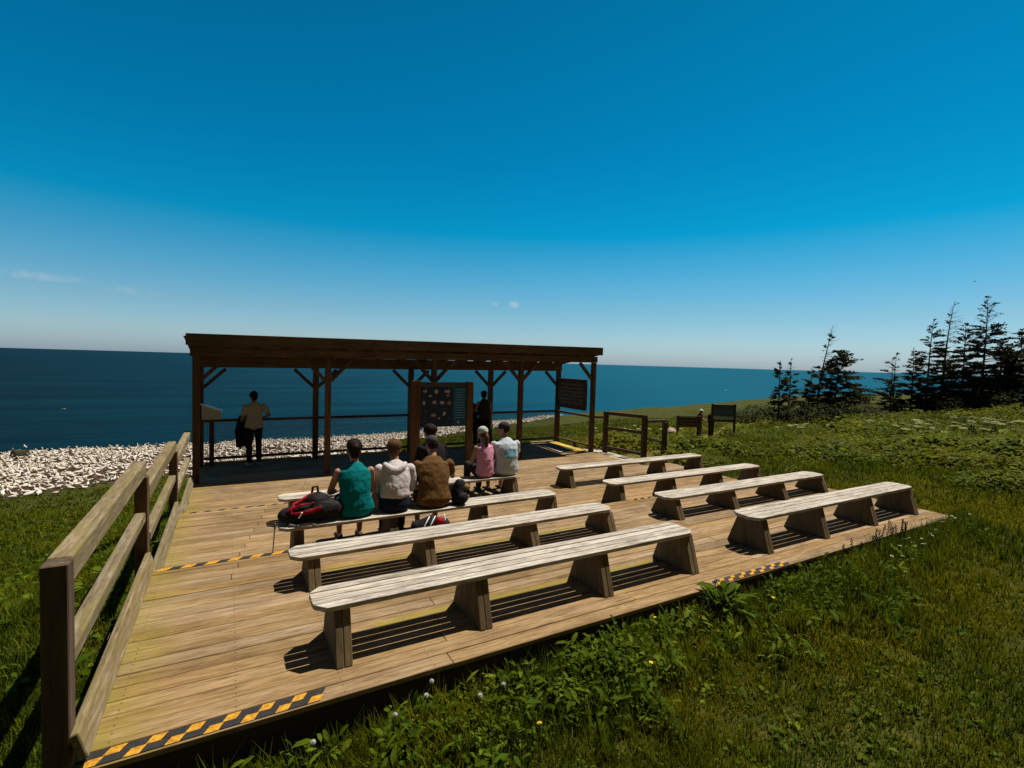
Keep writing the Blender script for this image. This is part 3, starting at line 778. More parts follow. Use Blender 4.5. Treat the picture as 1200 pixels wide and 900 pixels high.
# pale blue man
t = thing('person', (4.95, 4.53, ZD), 'seated man in a pale shirt with a faded blue print on the back', 'person', 'visitors sitting on the benches', R(-2))
J = scaleJ(sit(.36, 1.16, .06, 'lap', (R(-5),0,R(48)), slump=.03), 1.05)
def blueprint():
    m, nt, bs = newmat('pale_printed_jersey')
    tc = N(nt, 'ShaderNodeTexCoord'); sx = N(nt, 'ShaderNodeSeparateXYZ'); nt.links.new(tc.outputs['Object'], sx.inputs[0])
    n = noise(nt, tc.outputs['Object'], 16, 3, .6)
    x = math_n(nt, 'ABSOLUTE', math_n(nt, 'SUBTRACT', sx.outputs[0], .02)); z = math_n(nt, 'ABSOLUTE', math_n(nt, 'SUBTRACT', sx.outputs[2], .40))
    fx = math_n(nt, 'LESS_THAN', math_n(nt, 'ADD', x, math_n(nt, 'MULTIPLY', n, .08)), .15); fz = math_n(nt, 'LESS_THAN', math_n(nt, 'ADD', z, math_n(nt, 'MULTIPLY', n, .06)), .10)
    c = mix(nt, (.42,.48,.52), (.12,.30,.42), math_n(nt, 'MULTIPLY', math_n(nt, 'MULTIPLY', fx, fz), .9))
    nt.links.new(c, bs.inputs['Base Color']); bs.inputs['Roughness'].default_value = .9; bs.inputs['Specular IOR Level'].default_value = .1
    return m
hp = figure(t, J, M['skin'], .010, .55, blueprint(), charcoal, shoe_d, .016, .4, .004)
hair(t, hp, 'hair', hair_d, [('e', (0,-.03,.0), (.080,.088,.07))], 1.05, J['hrot'])
cap(t, hp, plain('black_cap', (.02,.02,.022), .85, .2, 30), J['hrot'], 1.05)
# standing man at the left of the rail
t = thing('person', (1.20, 9.93, Z3), 'man in a grey top and dark cap at the rear rail, jacket over his arm', 'person', None, R(12))
J = stand(1.04, .03, ('carry','rail'), (R(-8),0,R(8)))
hp = figure(t, J, M['skind'], .011, .6, cloth('olive_grey_jersey', (.34,.33,.28), .15), black, shoe_w, .018, 1.0, .02)
hair(t, hp, 'hair', hair_d, shortcut, 1.0, J['hrot'])
cap(t, hp, charcoal, J['hrot'])
g = MB()
for k in range(4):
    x = -.09+.05*k; g.tube([(x*.5,.0,.0), (x,.01,-.16), (x*1.3,-.01,-.42), (x*1.15,.01,-.70-.05*(k%2))], [(.04,.045),(.055,.045),(.06,.04),(.035,.025)], 12)
jk = fused(g, 'jacket', black, None, .014, .05, 2); jk.location = (.965, 10.06, .66)
tag(jk, 'black jacket draped over the arm of the man at the left of the rail', 'jacket')
# two at the right part of the rail
t = thing('person', (7.14, 9.86, Z3), 'person in a dark vest with bare tanned shoulders standing right of the bird board', 'person', None, R(4))
J = stand(.98, .02, ('rail','down'), (R(-6),0,0))
hp = figure(t, J, M['skind'], .012, 0, charcoal, black, shoe_d, .012, 1.0)
hair(t, hp, 'hair', hair_d, [('e', (0,-.02,.03), (.090,.104,.096)), ('e', (0,-.05,-.03), (.07,.06,.07))], 1.0, J['hrot'])
g = MB(); g.tube([(.25,.0,1.12), (.262,.01,.95), (.258,.02,.74), (.25,.02,.60)], [(.012,.02),(.016,.03),(.018,.03),(.01,.02)], 8)
o = g.build('towel', plain('white_towel', (.62,.62,.60), .9, .1, 20), None, (7.14, 9.86, Z3)); tag(o, 'thin white towel hanging at the side of the person in the dark vest', 'towel')
t = thing('person', (6.78, 9.86, Z3), 'person in black leaning forward on the rear rail just right of the bird board', 'person', None, R(-4))
J = scaleJ(stand(1.0, .38, ('rail','rail'), (R(-18),0,R(20))), .93)
hp = figure(t, J, M['skind'], .012, 0, black, black, shoe_d, .016, 1.0, .01, True)
hair(t, hp, 'hair', hair_d, shortcut, .93, J['hrot'])
# two far away on the path
for (x, y, zr, lab, sm, cm, hs) in ((22.75, 15.25, .2, 'small distant visitor in maroon and a pale sun hat behind the brown panel', (.10,.022,.020), (.5,.47,.42), .92), (23.35, 14.95, -.3, 'small distant visitor in dark clothes next to the framed picture sign', (.02,.02,.03), None, .88)):
    z = float(terr(x, y)); t = thing('person', (x, y, z), lab, 'person', None, zr+PI)
    J = scaleJ(stand(1.05, .1, ('rail','down'), (0,0,0)), hs)
    hp = figure(t, J, M['skin'], .022, .6, cloth('jersey', sm), black, shoe_d, .016, 1.0)
    hair(t, hp, 'hair', hair_d, shortcut, hs, J['hrot'], .02)
    if cm:
        g = MB(); g.ell(hp(0,-.01,.06), (.09*hs,.10*hs,.075*hs)); g.ell(hp(0,0,.045), (.15*hs,.16*hs,.012*hs)); g.build('sun_hat', cloth('hat_cloth', cm), t)

# ------------------------------------------------------------------ bags
red = cloth('red_nylon', (.27,.010,.018), .25, .6); blk = cloth('black_nylon', (.016,.015,.016), .2, .6)
t = thing('backpack', (1.54, 3.10, ZC), 'red and black hiking backpack lying on the bench left of the woman in teal', 'backpack', rz=R(-6))
g = MB(); g.tube([(-.30,0,.09), (-.1,0,.13), (.12,.01,.15), (.30,.01,.12)], [(.12,.08),(.15,.12),(.15,.14),(.11,.11)], 16, side=(0,1,0)); g.ell((.06,.02,.24), (.16,.12,.10)); g.ell((-.22,-.05,.08), (.10,.09,.07))
fused(g, 'pack_body', blk, t, .012, .04, 2)
g = MB(); g.tube([(-.22,-.13,.14), (-.2,-.08,.24), (-.08,-.02,.29), (.02,.0,.33)], [(.022,.010)]*4, 8, side=(1,0,0)); g.tube([(-.18,-.14,.14), (-.05,-.17,.16), (.10,-.165,.20)], [(.012,.026)]*3, 8, side=(0,1,0)); g.tube([(-.26,-.10,.17), (-.12,-.12,.235), (.02,-.11,.25)], [.014,.018,.013], 8)
fused(g, 'red_panel', red, t, .010, .02, 1)
g = MB(); g.tube([(.0,.02,.33), (.01,.02,.40), (.06,.02,.41), (.07,.02,.33)], [.014]*4, 8); g.build('grab_handle', blk, t)
g = MB(); g.tube([(-.24,-.16,.03), (-.16,-.185,.012), (-.05,-.175,.03), (.03,-.19,.012)], [(.006,.014)]*4, 8, side=(0,1,0)); g.build('strap', plain('grey_webbing', (.16,.17,.18), .6, .5, 40), t)
g = MB(); g.tube([(-.14,-.155,.10), (-.11,-.17,.16)], [.010,.010], 7); g.build('buckle', M['white'], t)
g = MB(); g.tube([(0,0,0), (.012,.02,.2), (.03,.05,.42)], [.005,.006,.008], 8); g.tube([(.03,.05,.42), (.034,.055,.47)], [.012,.010], 8)
o = g.build('trekking_pole', [plain('pole_alloy', (.10,.095,.09), .4, .2, 20)], None, (1.105, 2.92, Z2)); tag(o, 'thin dark trekking pole leaning on the end of the bench below the red backpack', 'trekking pole')
t = thing('shoulder_bag', (2.82, 2.52, 0), 'black and white striped bag on the step edge behind the man in brown', 'bag', rz=R(-10))
g = MB(); g.tube([(-.18,0,.10), (0,0,.12), (.16,0,.10)], [(.08,.08),(.10,.11),(.08,.08)], 14, side=(0,1,0)); fused(g, 'bag_body', blk, t, .012, .03, 2)
g = MB()
for x in (-.13, -.06): g.tube([(x,-.10,.06), (x+.02,-.115,.12), (x+.06,-.09,.19), (x+.1,-.03,.225)], [(.010,.006)]*4, 8)
g.tube([(.17,-.03,.10), (.15,-.02,.24), (.10,0,.20)], [.009]*3, 7); g.build('stripe', M['white'], t)
g = MB(); g.ell((.09,-.07,.17), (.06,.05,.055)); fused(g, 'red_pouch', red, t, .012, .02, 1)
t = thing('rucksack', (3.42, 3.08, ZC), 'dark and tan rucksack standing on the bench to the right of the man in brown', 'rucksack', rz=R(8))
g = MB(); g.tube([(0,0,.05), (0,0,.17), (.01,0,.27)], [(.11,.10),(.12,.11),(.08,.08)], 14, side=(1,0,0)); g.ell((0,-.10,.10), (.09,.05,.07)); fused(g, 'pack_body', blk, t, .012, .03, 2)
g = MB(); g.ell((.08,-.04,.23), (.07,.07,.045)); fused(g, 'tan_flap', cloth('tan_canvas', (.17,.12,.06)), t, .012, .03, 1)

# ------------------------------------------------------------------ far path furniture
fx, fy = 21.9, 15.15; z = float(terr(fx, fy))
fp = thing('rail_panel', (fx, fy, z), 'dark brown board panel on posts in the grass along the far path', 'rail panel', rz=R(-29.5))
for x in (-.62, .58):
    mb = MB(); mb.box(x-.06, x+.06, -.05, .05, -.5, 1.22); mb.build('post', M['rpost'], fp)
mb = MB()
for k in range(3): mb.box(-.56, .52, -.03, .03, .66+.18*k, .82+.18*k+.01)
mb.build('board', M['railx'], fp); mb = MB(); mb.box(-.68, .64, -.06, .06, 1.224, 1.26); mb.build('cap_rail', M['railx'], fp)
fx, fy = 23.6, 14.40; z = float(terr(fx, fy))
ps = thing('picture_sign', (fx, fy, z), 'framed landscape picture sign on two posts beside the far path', 'sign', rz=R(-29.5))
for x in (-.60, .60):
    mb = MB(); mb.box(x-.05, x+.05, -.04, .04, -.6, 1.80); mb.build('post', M['eave'], ps)
mb = MB(); mb.box(-.548, .548, -.03, .03, 1.66, 1.76); mb.box(-.548, .548, -.03, .03, .84, .92); mb.build('frame', M['eave'], ps)
def picmat():
    m, nt, bs = newmat('landscape_print'); tc = N(nt, 'ShaderNodeTexCoord'); sx = N(nt, 'ShaderNodeSeparateXYZ'); nt.links.new(tc.outputs['Object'], sx.inputs[0])
    n = noise(nt, tc.outputs['Object'], 5, 3, .6); zz = math_n(nt, 'ADD', math_n(nt, 'SUBTRACT', sx.outputs[2], .9), math_n(nt, 'MULTIPLY', n, .3))
    c = ramp(nt, [(.20, (.06,.09,.05)), (.27, (.45,.46,.40)), (.36, (.30,.34,.30)), (.44, (.02,.05,.05)), (.6, (.05,.11,.15)), (.85, (.02,.06,.09))], zz).outputs[0]
    nt.links.new(c, bs.inputs['Base Color']); bs.inputs['Roughness'].default_value = .4; return m
mb = MB(); mb.box(-.545, .545, -.012, .012, .922, 1.658); mb.build('picture', picmat(), ps)
def rockthing(x, y, s, label, mat, squash=.7, sink=.3, n=3):
    bm = bmesh.new(); bmesh.ops.create_icosphere(bm, subdivisions=n, radius=1.0)
    for v in bm.verts:
        d = mnoise.noise(v.co*1.3+V((x,y,0)))*.45 + mnoise.noise(v.co*3.1)*.14
        v.co = v.co*(1+d); v.co.z *= squash
    for v in bm.verts: v.co *= s
    me = bpy.data.meshes.new('boulder'); bm.to_mesh(me); bm.free(); me.materials.append(mat)
    o = bpy.data.objects.new('boulder', me); link(o); o.location = (x, y, float(terr(x, y))+s*sink*.5); return tag(o, label, 'boulder')
rockthing(23.9, 18.2, .55, 'pale reddish boulder in the grass beyond the exit handrail', M['rock'], .8)
mb = MB(); mb.box(-.05, .05, -.05, .05, -.5, 1.05); o = mb.build('marker_post', M['eave'], None, (23.95, 18.6, float(terr(23.95,18.6))), .006); tag(o, 'dark marker post just behind the pale reddish boulder', 'post')
M['mossrock'] = plain('mossy_rock', (.04,.036,.022), .95, .5, 3, .1, .08, .9)
rockthing(-17.8, 65.6, .75, 'dark mossy rock hummock standing among the seabirds at the far left', M['mossrock'], 1.0, .4)
# ------------------------------------------------------------------ ground, sea
def colony_near(X):   # landward edge of the bird colony
    return np.interp(X, [-60,-30,-10.8,-6,-3,-.5,2,6.6,10,14,19.5,31.5,41,60,70], [31,33,36.3,39,41.,36,26.5,25.5,31,44,57.8,65.5,69,84.6,93])
def in_colony(X, Y): return (Y > colony_near(X)) & (Y < rim_y(X)-.3) & (X < 66)
def path_d(X, Y):     # distance from the footpath leaving the steps
    cx = np.clip(X, 11.2, 40); cy = 8.0 + (cx-11.2)*.60
    return np.hypot(X-cx, Y-cy)
def axis_pts(segs):
    out = []
    for a, b, st in segs: out.append(np.arange(a, b, st))
    out.append([segs[-1][1]]); return np.unique(np.concatenate(out))
gx = axis_pts([(-400,-60,12), (-60,-12,1.2), (-12,16,.22), (16,40,.7), (40,110,2), (110,260,5), (260,600,20)])
gy = axis_pts([(-400,-20,14), (-20,-5,.8), (-5,12,.22), (12,40,.7), (40,66,1.0), (66,110,.8), (110,160,5)])
GX, GY = np.meshgrid(gx, gy); GZ = terr(GX, GY)
# keep the soil below the deck boards
und = (GX > .05) & (GX < W-.1) & (GY > .1) & (GY < YB+.1)
GZ = np.where(und, np.minimum(GZ, np.where(GY < Y1, -.30, np.where(GY < Y2, Z2-.3, Z3-.3))), GZ)
verts = np.stack([GX, GY, GZ], -1).reshape(-1, 3); nx = len(gx); ny = len(gy)
i = np.arange(nx*ny).reshape(ny, nx)
quads = np.stack([i[:-1,:-1], i[:-1,1:], i[1:,1:], i[1:,:-1]], -1).reshape(-1, 4)
def ground_mat():
    m, nt, bs = newmat('turf_and_soil')
    geo = N(nt, 'ShaderNodeNewGeometry'); P = geo.outputs['Position']
    n1 = noise(nt, P, .55, 5, .65); n2 = noise(nt, P, 7, 5, .7); n3 = noise(nt, P, 45, 3, .6)
    g = ramp(nt, [(.35, (.026,.036,.002)), (.5, (.050,.064,.003)), (.68, (.11,.10,.004))], math_n(nt, 'ADD', math_n(nt, 'MULTIPLY', n1, .6), math_n(nt, 'MULTIPLY', n2, .4))).outputs[0]
    g = mix(nt, g, (.02,.02,.008), ramp(nt, [(.45, (.7,.7,.7)), (.6, (0,0,0))], n3).outputs[0])
    a = N(nt, 'ShaderNodeAttribute', attribute_name='soil'); b = N(nt, 'ShaderNodeAttribute', attribute_name='path')
    wob = math_n(nt, 'SUBTRACT', n2, .5)
    soil = ramp(nt, [(.35, (.04,.022,.012)), (.6, (.085,.050,.03)), (.75, (.17,.12,.09))], n3).outputs[0]
    fa = math_n(nt, 'ADD', a.outputs['Fac'], math_n(nt, 'MULTIPLY', wob, .8), clamp=True)
    c = mix(nt, g, soil, fa)
    fb = math_n(nt, 'MULTIPLY', math_n(nt, 'ADD', b.outputs['Fac'], wob, clamp=True), .75)
    c = mix(nt, c, (.20,.15,.035), fb)
    nt.links.new(c, bs.inputs['Base Color']); bs.inputs['Roughness'].default_value = .95; bs.inputs['Specular IOR Level'].default_value = .08
    bump(nt, bs, n3, .6, .05)
    return m
me = np_mesh('ground', verts, [quads], ground_mat(), smooth=True)
soil = ((verts[:,1] > colony_near(verts[:,0])+.9) & (verts[:,0] < 66)).astype(np.float32)
pth = np.clip(1.5 - path_d(verts[:,0], verts[:,1])/.8, 0, 1).astype(np.float32)
for nm, arr in (('soil', soil), ('path', pth)):
    at = me.attributes.new(nm, 'FLOAT', 'POINT'); at.data.foreach_set('value', np.ascontiguousarray(arr))
o = bpy.data.objects.new('ground', me); link(o); tag(o, 'grassy headland sloping down to the sea cliff', 'ground', kind='structure')

def sea_mat():
    m, nt, bs = newmat('sea_water')
    geo = N(nt, 'ShaderNodeNewGeometry'); P = geo.outputs['Position']
    mp = N(nt, 'ShaderNodeMapping'); nt.links.new(P, mp.inputs[0]); mp.inputs['Rotation'].default_value = (0, 0, R(28)); mp.inputs['Scale'].default_value = (.25, 1, 1)
    n1 = noise(nt, mp.outputs[0], .004, 5, .6); n2 = noise(nt, mp.outputs[0], .05, 4, .6); n3 = noise(nt, mp.outputs[0], .4, 3, .6)
    st_ = N(nt, 'ShaderNodeMapping'); nt.links.new(P, st_.inputs[0]); st_.inputs['Rotation'].default_value = (0, 0, R(29.5)); st_.inputs['Scale'].default_value = (.10, 1, 1)
    n4 = noise(nt, st_.outputs[0], .012, 5, .7)
    f = math_n(nt, 'ADD', math_n(nt, 'MULTIPLY', n1, .45), math_n(nt, 'ADD', math_n(nt, 'MULTIPLY', n2, .2), math_n(nt, 'MULTIPLY', math_n(nt, 'SUBTRACT', math_n(nt, 'MULTIPLY', n4, 2.2), .6), .35)))
    sxx = N(nt, 'ShaderNodeSeparateXYZ'); nt.links.new(P, sxx.inputs[0])
    # painted shading: sky reflection and lens falloff in the water colour, darker to left
    az = math_n(nt, 'DIVIDE', sxx.outputs[0], math_n(nt, 'ADD', math_n(nt, 'ABSOLUTE', sxx.outputs[1]), 300.0))
    f = math_n(nt, 'ADD', math_n(nt, 'MULTIPLY', f, .5), math_n(nt, 'MULTIPLY', math_n(nt, 'ADD', math_n(nt, 'MULTIPLY', az, .8), .30, clamp=True), .55))
    c = ramp(nt, [(.28, (.0002,.004,.006)), (.46, (.0004,.017,.028)), (.66, (.0012,.052,.088)), (.86, (.004,.070,.112))], f).outputs[0]
    nt.links.new(c, bs.inputs['Base Color']); bs.inputs['Roughness'].default_value = .42; bs.inputs['IOR'].default_value = 1.333
    bs.inputs['Specular IOR Level'].default_value = .02
    h = math_n(nt, 'ADD', math_n(nt, 'MULTIPLY', n2, 1.0), math_n(nt, 'MULTIPLY', n3, .25))
    bump(nt, bs, h, .6, 3.0)
    return m
vs = []; rs = [0, 200, 600, 2000, 6000, 20000, 60000, 150000]
mb = MB(); seg = 96
for r_ in rs[1:]:
    for k in range(seg): vs.append((r_*math.cos(2*PI*k/seg), r_*math.sin(2*PI*k/seg), SEA_Z))
vs.append((0,0,SEA_Z)); fs = [(len(vs)-1, k, (k+1)%seg) for k in range(seg)]
for q in range(len(rs)-2):
    for k in range(seg): fs.append((q*seg+k, (q+1)*seg+k, (q+1)*seg+(k+1)%seg, q*seg+(k+1)%seg))
mb.add(vs, fs, 0); o = mb.build('sea', sea_mat()); tag(o, 'open blue sea reaching a level horizon', 'sea', kind='structure')

# small white boat far out
t = thing('motor_boat', (1548, 1177, SEA_Z), 'tiny white motor boat far out on the sea above the right hand meadow', 'boat', rz=R(160))
mb = MB(); prof = [(-6,0,.9),(-6,1.8,1.0),(0,2.1,1.1),(4,1.4,1.4),(7,0,1.8),(4,-1.4,1.4),(0,-2.1,1.1),(-6,-1.8,1.0)]
vs = [(x,y,h) for x,y,h in prof] + [(x*.92,y*.6,-.4) for x,y,h in prof]; n = len(prof)
mb.add(vs, [tuple(range(n))] + [(k,(k+1)%n,n+(k+1)%n,n+k) for k in range(n)], 0); mb.build('hull', M['white'], t)
mb = MB(); mb.box(-2.5,1.8,-1.1,1.1,1.15,3.3); mb.build('cabin', M['white'], t, bevel=.2)

# ------------------------------------------------------------------ gannets
gw = plain('white_plumage', (.62,.555,.48), .8, .12, 12, .15, .004, .3); gy_ = plain('cream_head', (.55,.42,.22), .8, .1, 12); gb = plain('dark_wing_tip', (.03,.022,.018), .8, .2, 12)
def gannet(pose):
    g = MB(); n = 9
    tip = .06 if pose != 2 else .12
    g.tube([(0,-.36,.15), (0,-.18,.16), (0,.02,.175+tip*.3), (0,.16,.20+tip)], [(.03,.02),(.095,.075),(.115,.105),(.06,.06)], n, 0, side=(1,0,0))
    if pose == 0: nk = [(0,.17,.24), (0,.20,.34), (0,.24,.42)]; hd = (0,.275,.445); bl = [(0,.31,.44),(0,.41,.42)]
    elif pose == 1: nk = [(0,.17,.24), (0,.22,.26), (0,.26,.30)]; hd = (0,.27,.315); bl = [(0,.30,.31),(0,.39,.28)]
    else: nk = [(0,.17,.30), (0,.19,.44), (0,.20,.54)]; hd = (0,.215,.575); bl = [(0,.23,.61),(0,.26,.71)]
    g.tube(nk, [.055,.045,.042], 8, 0); g.ell(hd, (.042,.055,.046), None, 8, 6, 1); g.tube(bl, [.020,.006], 6, 2)
    for s in (-1, 1):
        g.tube([(s*.09,.06,.20), (s*.105,-.12,.19), (s*.06,-.28,.165)], [(.02,.07),(.022,.075),(.02,.045)], 7, 0, side=(1,0,0))
        g.tube([(s*.055,-.27,.165), (s*.02,-.47,.16)], [(.018,.034),(.006,.010)], 6, 2, side=(1,0,0))
    g.tube([(0,-.32,.14), (0,-.48,.12)], [(.035,.012),(.02,.008)], 6, 0, side=(1,0,0))
    for s in (-1, 1): g.tube([(s*.04,.02,.11), (s*.045,.05,.0)], [.012,.02], 5, 2)
    return g
protos = [gannet(k).mesh('gannet', [gw, gy_, gb]) for k in range(3)]
NB = 8200
bx = rng.uniform(-34, 66, 110000); by = rng.uniform(25, 96, 110000)
ok = in_colony(bx, by-1.4*np.sin(bx*.7)*np.sin(bx*1.9+1)+.6*rng.normal(0,1,len(bx))); bx, by = bx[ok], by[ok]
# thin to a roughly even spacing on a jittered grid, with bare patches
cell = .60; key = (np.floor(bx/cell).astype(int))*100000 + np.floor(by/cell).astype(int)
_, first = np.unique(key, return_index=True); bx, by = bx[first], by[first]
gap = np.sin(bx*.9+2*np.sin(by*.5))*np.sin(by*.8+1.7*np.sin(bx*.35))
keep = (gap < .62) & (rng.random(len(bx)) < .92); bx, by = bx[keep], by[keep]
dist = np.hypot(bx-.7, by+3.1); order = np.argsort(dist); bx, by = bx[order], by[order]
fwd = ((bx-.7)*.49+(by+3.1)*.87); lat = ((bx-.7)*.87-(by+3.1)*.49)
# those a visitor on the deck could see: inside the view and not hidden behind the bank
vis = np.abs(lat/fwd) < 1.08
bx, by = bx[vis], by[vis]
bz = terr(bx, by)
def bird_dir(n): return np.where(rng.random(n) < .75, rng.normal(1.05, .6, n)+PI*rng.integers(0, 2, n), rng.uniform(0, 6.283, n))
br = bird_dir(len(bx)); bs_ = rng.uniform(.86, 1.12, len(bx)); bp = rng.choice(3, len(bx), p=[.42,.45,.13])
for k in range(min(300, len(bx))):
    o = bpy.data.objects.new('gannet', protos[bp[k]]); COL.objects.link(o)
    o.location = (bx[k], by[k], bz[k]-.01); o.rotation_euler = (0, 0, br[k]); o.scale = (bs_[k],)*3
    tag(o, 'white gannet sitting in the nearest rows of the packed colony on the slope', 'gannet', 'gannets in the colony')
# the rest of the colony as one mass
VV = []; FF3 = []; FF4 = []; base = 0; allv = []; f_all = {3: [], 4: []}; m_all = {3: [], 4: []}
def low_bird(pose):
    g = MB(); t_ = (.05, .0, .12)[pose]
    g.tube([(0,-.38,.15), (0,-.12,.165), (0,.16,.20+t_)], [(.03,.02),(.12,.10),(.055,.055)], 6, 0, cap=False, side=(1,0,0))
    top = (.44, .31, .58)[pose]
    g.tube([(0,.14,.21), (0,.20,top*.85), (0,.25,top)], [.055,.045,.045], 5, 0, cap=False)
    g.tube([(0,.24,top), (0,.36,top-.02)], [.038,.006], 4, 1, cap=False)
    for s in (-1, 1): g.tube([(s*.075,-.20,.17), (s*.02,-.48,.16)], [.035,.010], 4, 2, cap=False)
    return g
lows = [low_bird(k) for k in range(3)]
rest = slice(300, None); cnt = 0; vparts = []; fparts = {}; mparts = {}
X_, Y_, Z_, R_, S_, P_ = bx[rest], by[rest], bz[rest], br[rest], bs_[rest], bp[rest]
for pose in range(3):
    g = lows[pose]; lv = np.array(g.v); sel = np.where(P_ == pose)[0]
    c, s = np.cos(R_[sel])[:,None], np.sin(R_[sel])[:,None]
    xx = (lv[None,:,0]*c - lv[None,:,1]*s)*S_[sel][:,None] + X_[sel][:,None]
    yy = (lv[None,:,0]*s + lv[None,:,1]*c)*S_[sel][:,None] + Y_[sel][:,None]
    zz = lv[None,:,2]*S_[sel][:,None] + Z_[sel][:,None] - .01
    vparts.append(np.stack([xx, yy, zz], -1).reshape(-1, 3))
    for fi, f in enumerate(g.f):
        k = len(f); fa = (np.array(f)[None,:] + (np.arange(len(sel))*len(lv))[:,None] + cnt)
        fparts.setdefault(k, []).append(fa); mparts.setdefault(k, []).append(np.full(len(sel), g.m[fi]))
    cnt += len(sel)*len(lv)
ks = sorted(fparts)
me = np_mesh('gannet_colony', np.concatenate(vparts), [np.concatenate(fparts[k]) for k in ks], [gw, gy_, gb], mat_idx=np.concatenate([np.concatenate(mparts[k]) for k in ks]), smooth=True)
o = bpy.data.objects.new('gannet_colony', me); link(o); tag(o, 'dense mass of white gannets covering the farther slope down to the cliff edge', 'gannet colony', kind='stuff')
# birds in the air
def flying():
    g = MB(); g.tube([(0,-.40,0), (0,-.1,0), (0,.2,.01), (0,.42,.02)], [(.03,.02),(.09,.08),(.08,.075),(.03,.03)], 8, 0, side=(1,0,0)); g.tube([(0,.42,.02), (0,.54,.01)], [.022,.006], 6, 1)
    for s in (-1, 1):
        g.tube([(s*.05,.08,.04), (s*.42,.12,.14), (s*.68,.02,.10)], [(.10,.016),(.085,.012),(.06,.01)], 8, 0, side=(0,1,0)); g.tube([(s*.68,.02,.10), (s*.95,-.10,.04)], [(.06,.01),(.015,.006)], 6, 2, side=(0,1,0))
    return g.mesh('flying_gannet', [gw, gy_, gb])
fm = flying()
for loc, rz, rx, lab in (((-36.6, 166.8, -13.4), 1.9, .5, 'gannet flying low over the sea beyond the left part of the colony'), ((-45.3, 171.2, -23.4), 2.3, -.6, 'gannet in flight against the dark sea at the left, higher than the rest'), ((221., 69., 33.8), .6, .2, 'lone seabird in the sky left of the tall bare spruce spire')):
    o = bpy.data.objects.new('flying_gannet', fm); COL.objects.link(o); o.location = loc; o.rotation_euler = (0, rx, rz); tag(o, lab, 'gannet')

# ------------------------------------------------------------------ grass and plants
M['grass'] = foliage('grass_blades', (.018,.031,.002), (.060,.086,.003), (.17,.185,.010), .4, ((.17,.160,.004), .8))
M['dry'] = foliage('dry_grass_blades', (.085,.085,.003), (.17,.155,.005), (.29,.25,.02), .4)
M['lush'] = foliage('lush_leaves', (.026,.052,.003), (.072,.118,.005), (.18,.22,.016), .45)
M['weed'] = foliage('meadow_leaves', (.020,.034,.002), (.072,.096,.003), (.20,.215,.010), .4, ((.13,.11,.005), .30))
def blades(P, hmin, hmax, wid, n_per, spread, rg):
    """P (n,3) tuft roots -> blade mesh arrays"""
    n = len(P); k = n*n_per
    base = np.repeat(P, n_per, 0); sc = np.repeat(wid, n_per)
    hh = np.repeat(rg.uniform(.7, 1.3, n), n_per)*rg.uniform(hmin, hmax, k)
    if np.ndim(hmin) == 0 and False: pass
    ang = rg.uniform(0, 2*PI, k); sp = np.repeat(spread, n_per)
    base = base + np.stack([np.cos(ang)*rg.uniform(0, 1, k)*sp, np.sin(ang)*rg.uniform(0, 1, k)*sp, np.full(k, -.012)], -1)
    a2 = rg.uniform(0, 2*PI, k); ln = rg.uniform(.15, .75, k)*hh
    d = np.stack([np.cos(a2), np.sin(a2), np.zeros(k)], -1)
    s = np.stack([-np.sin(a2+rg.normal(0,.5,k)), np.cos(a2), np.zeros(k)], -1)
    w = (sc*rg.uniform(.7, 1.3, k))[:,None]
    up = np.array([0,0,1.])[None,:]
    mid = base + d*(ln*.35)[:,None] + up*(hh*.6)[:,None]; tip = base + d*ln[:,None] + up*hh[:,None]
    V_ = np.stack([base - s*w, base + s*w, mid + s*w*.75, mid - s*w*.75, tip], 1).reshape(-1, 3)
    b = np.arange(k)*5
    q = np.stack([b, b+1, b+2, b+3], -1); t3 = np.stack([b+3, b+2, b+4], -1)
    rr = np.clip(np.repeat(rg.normal(.5, .17, n), n_per) + rg.normal(0, .12, k), 0, 1)
    return V_, q, t3, np.concatenate([rr, rr])
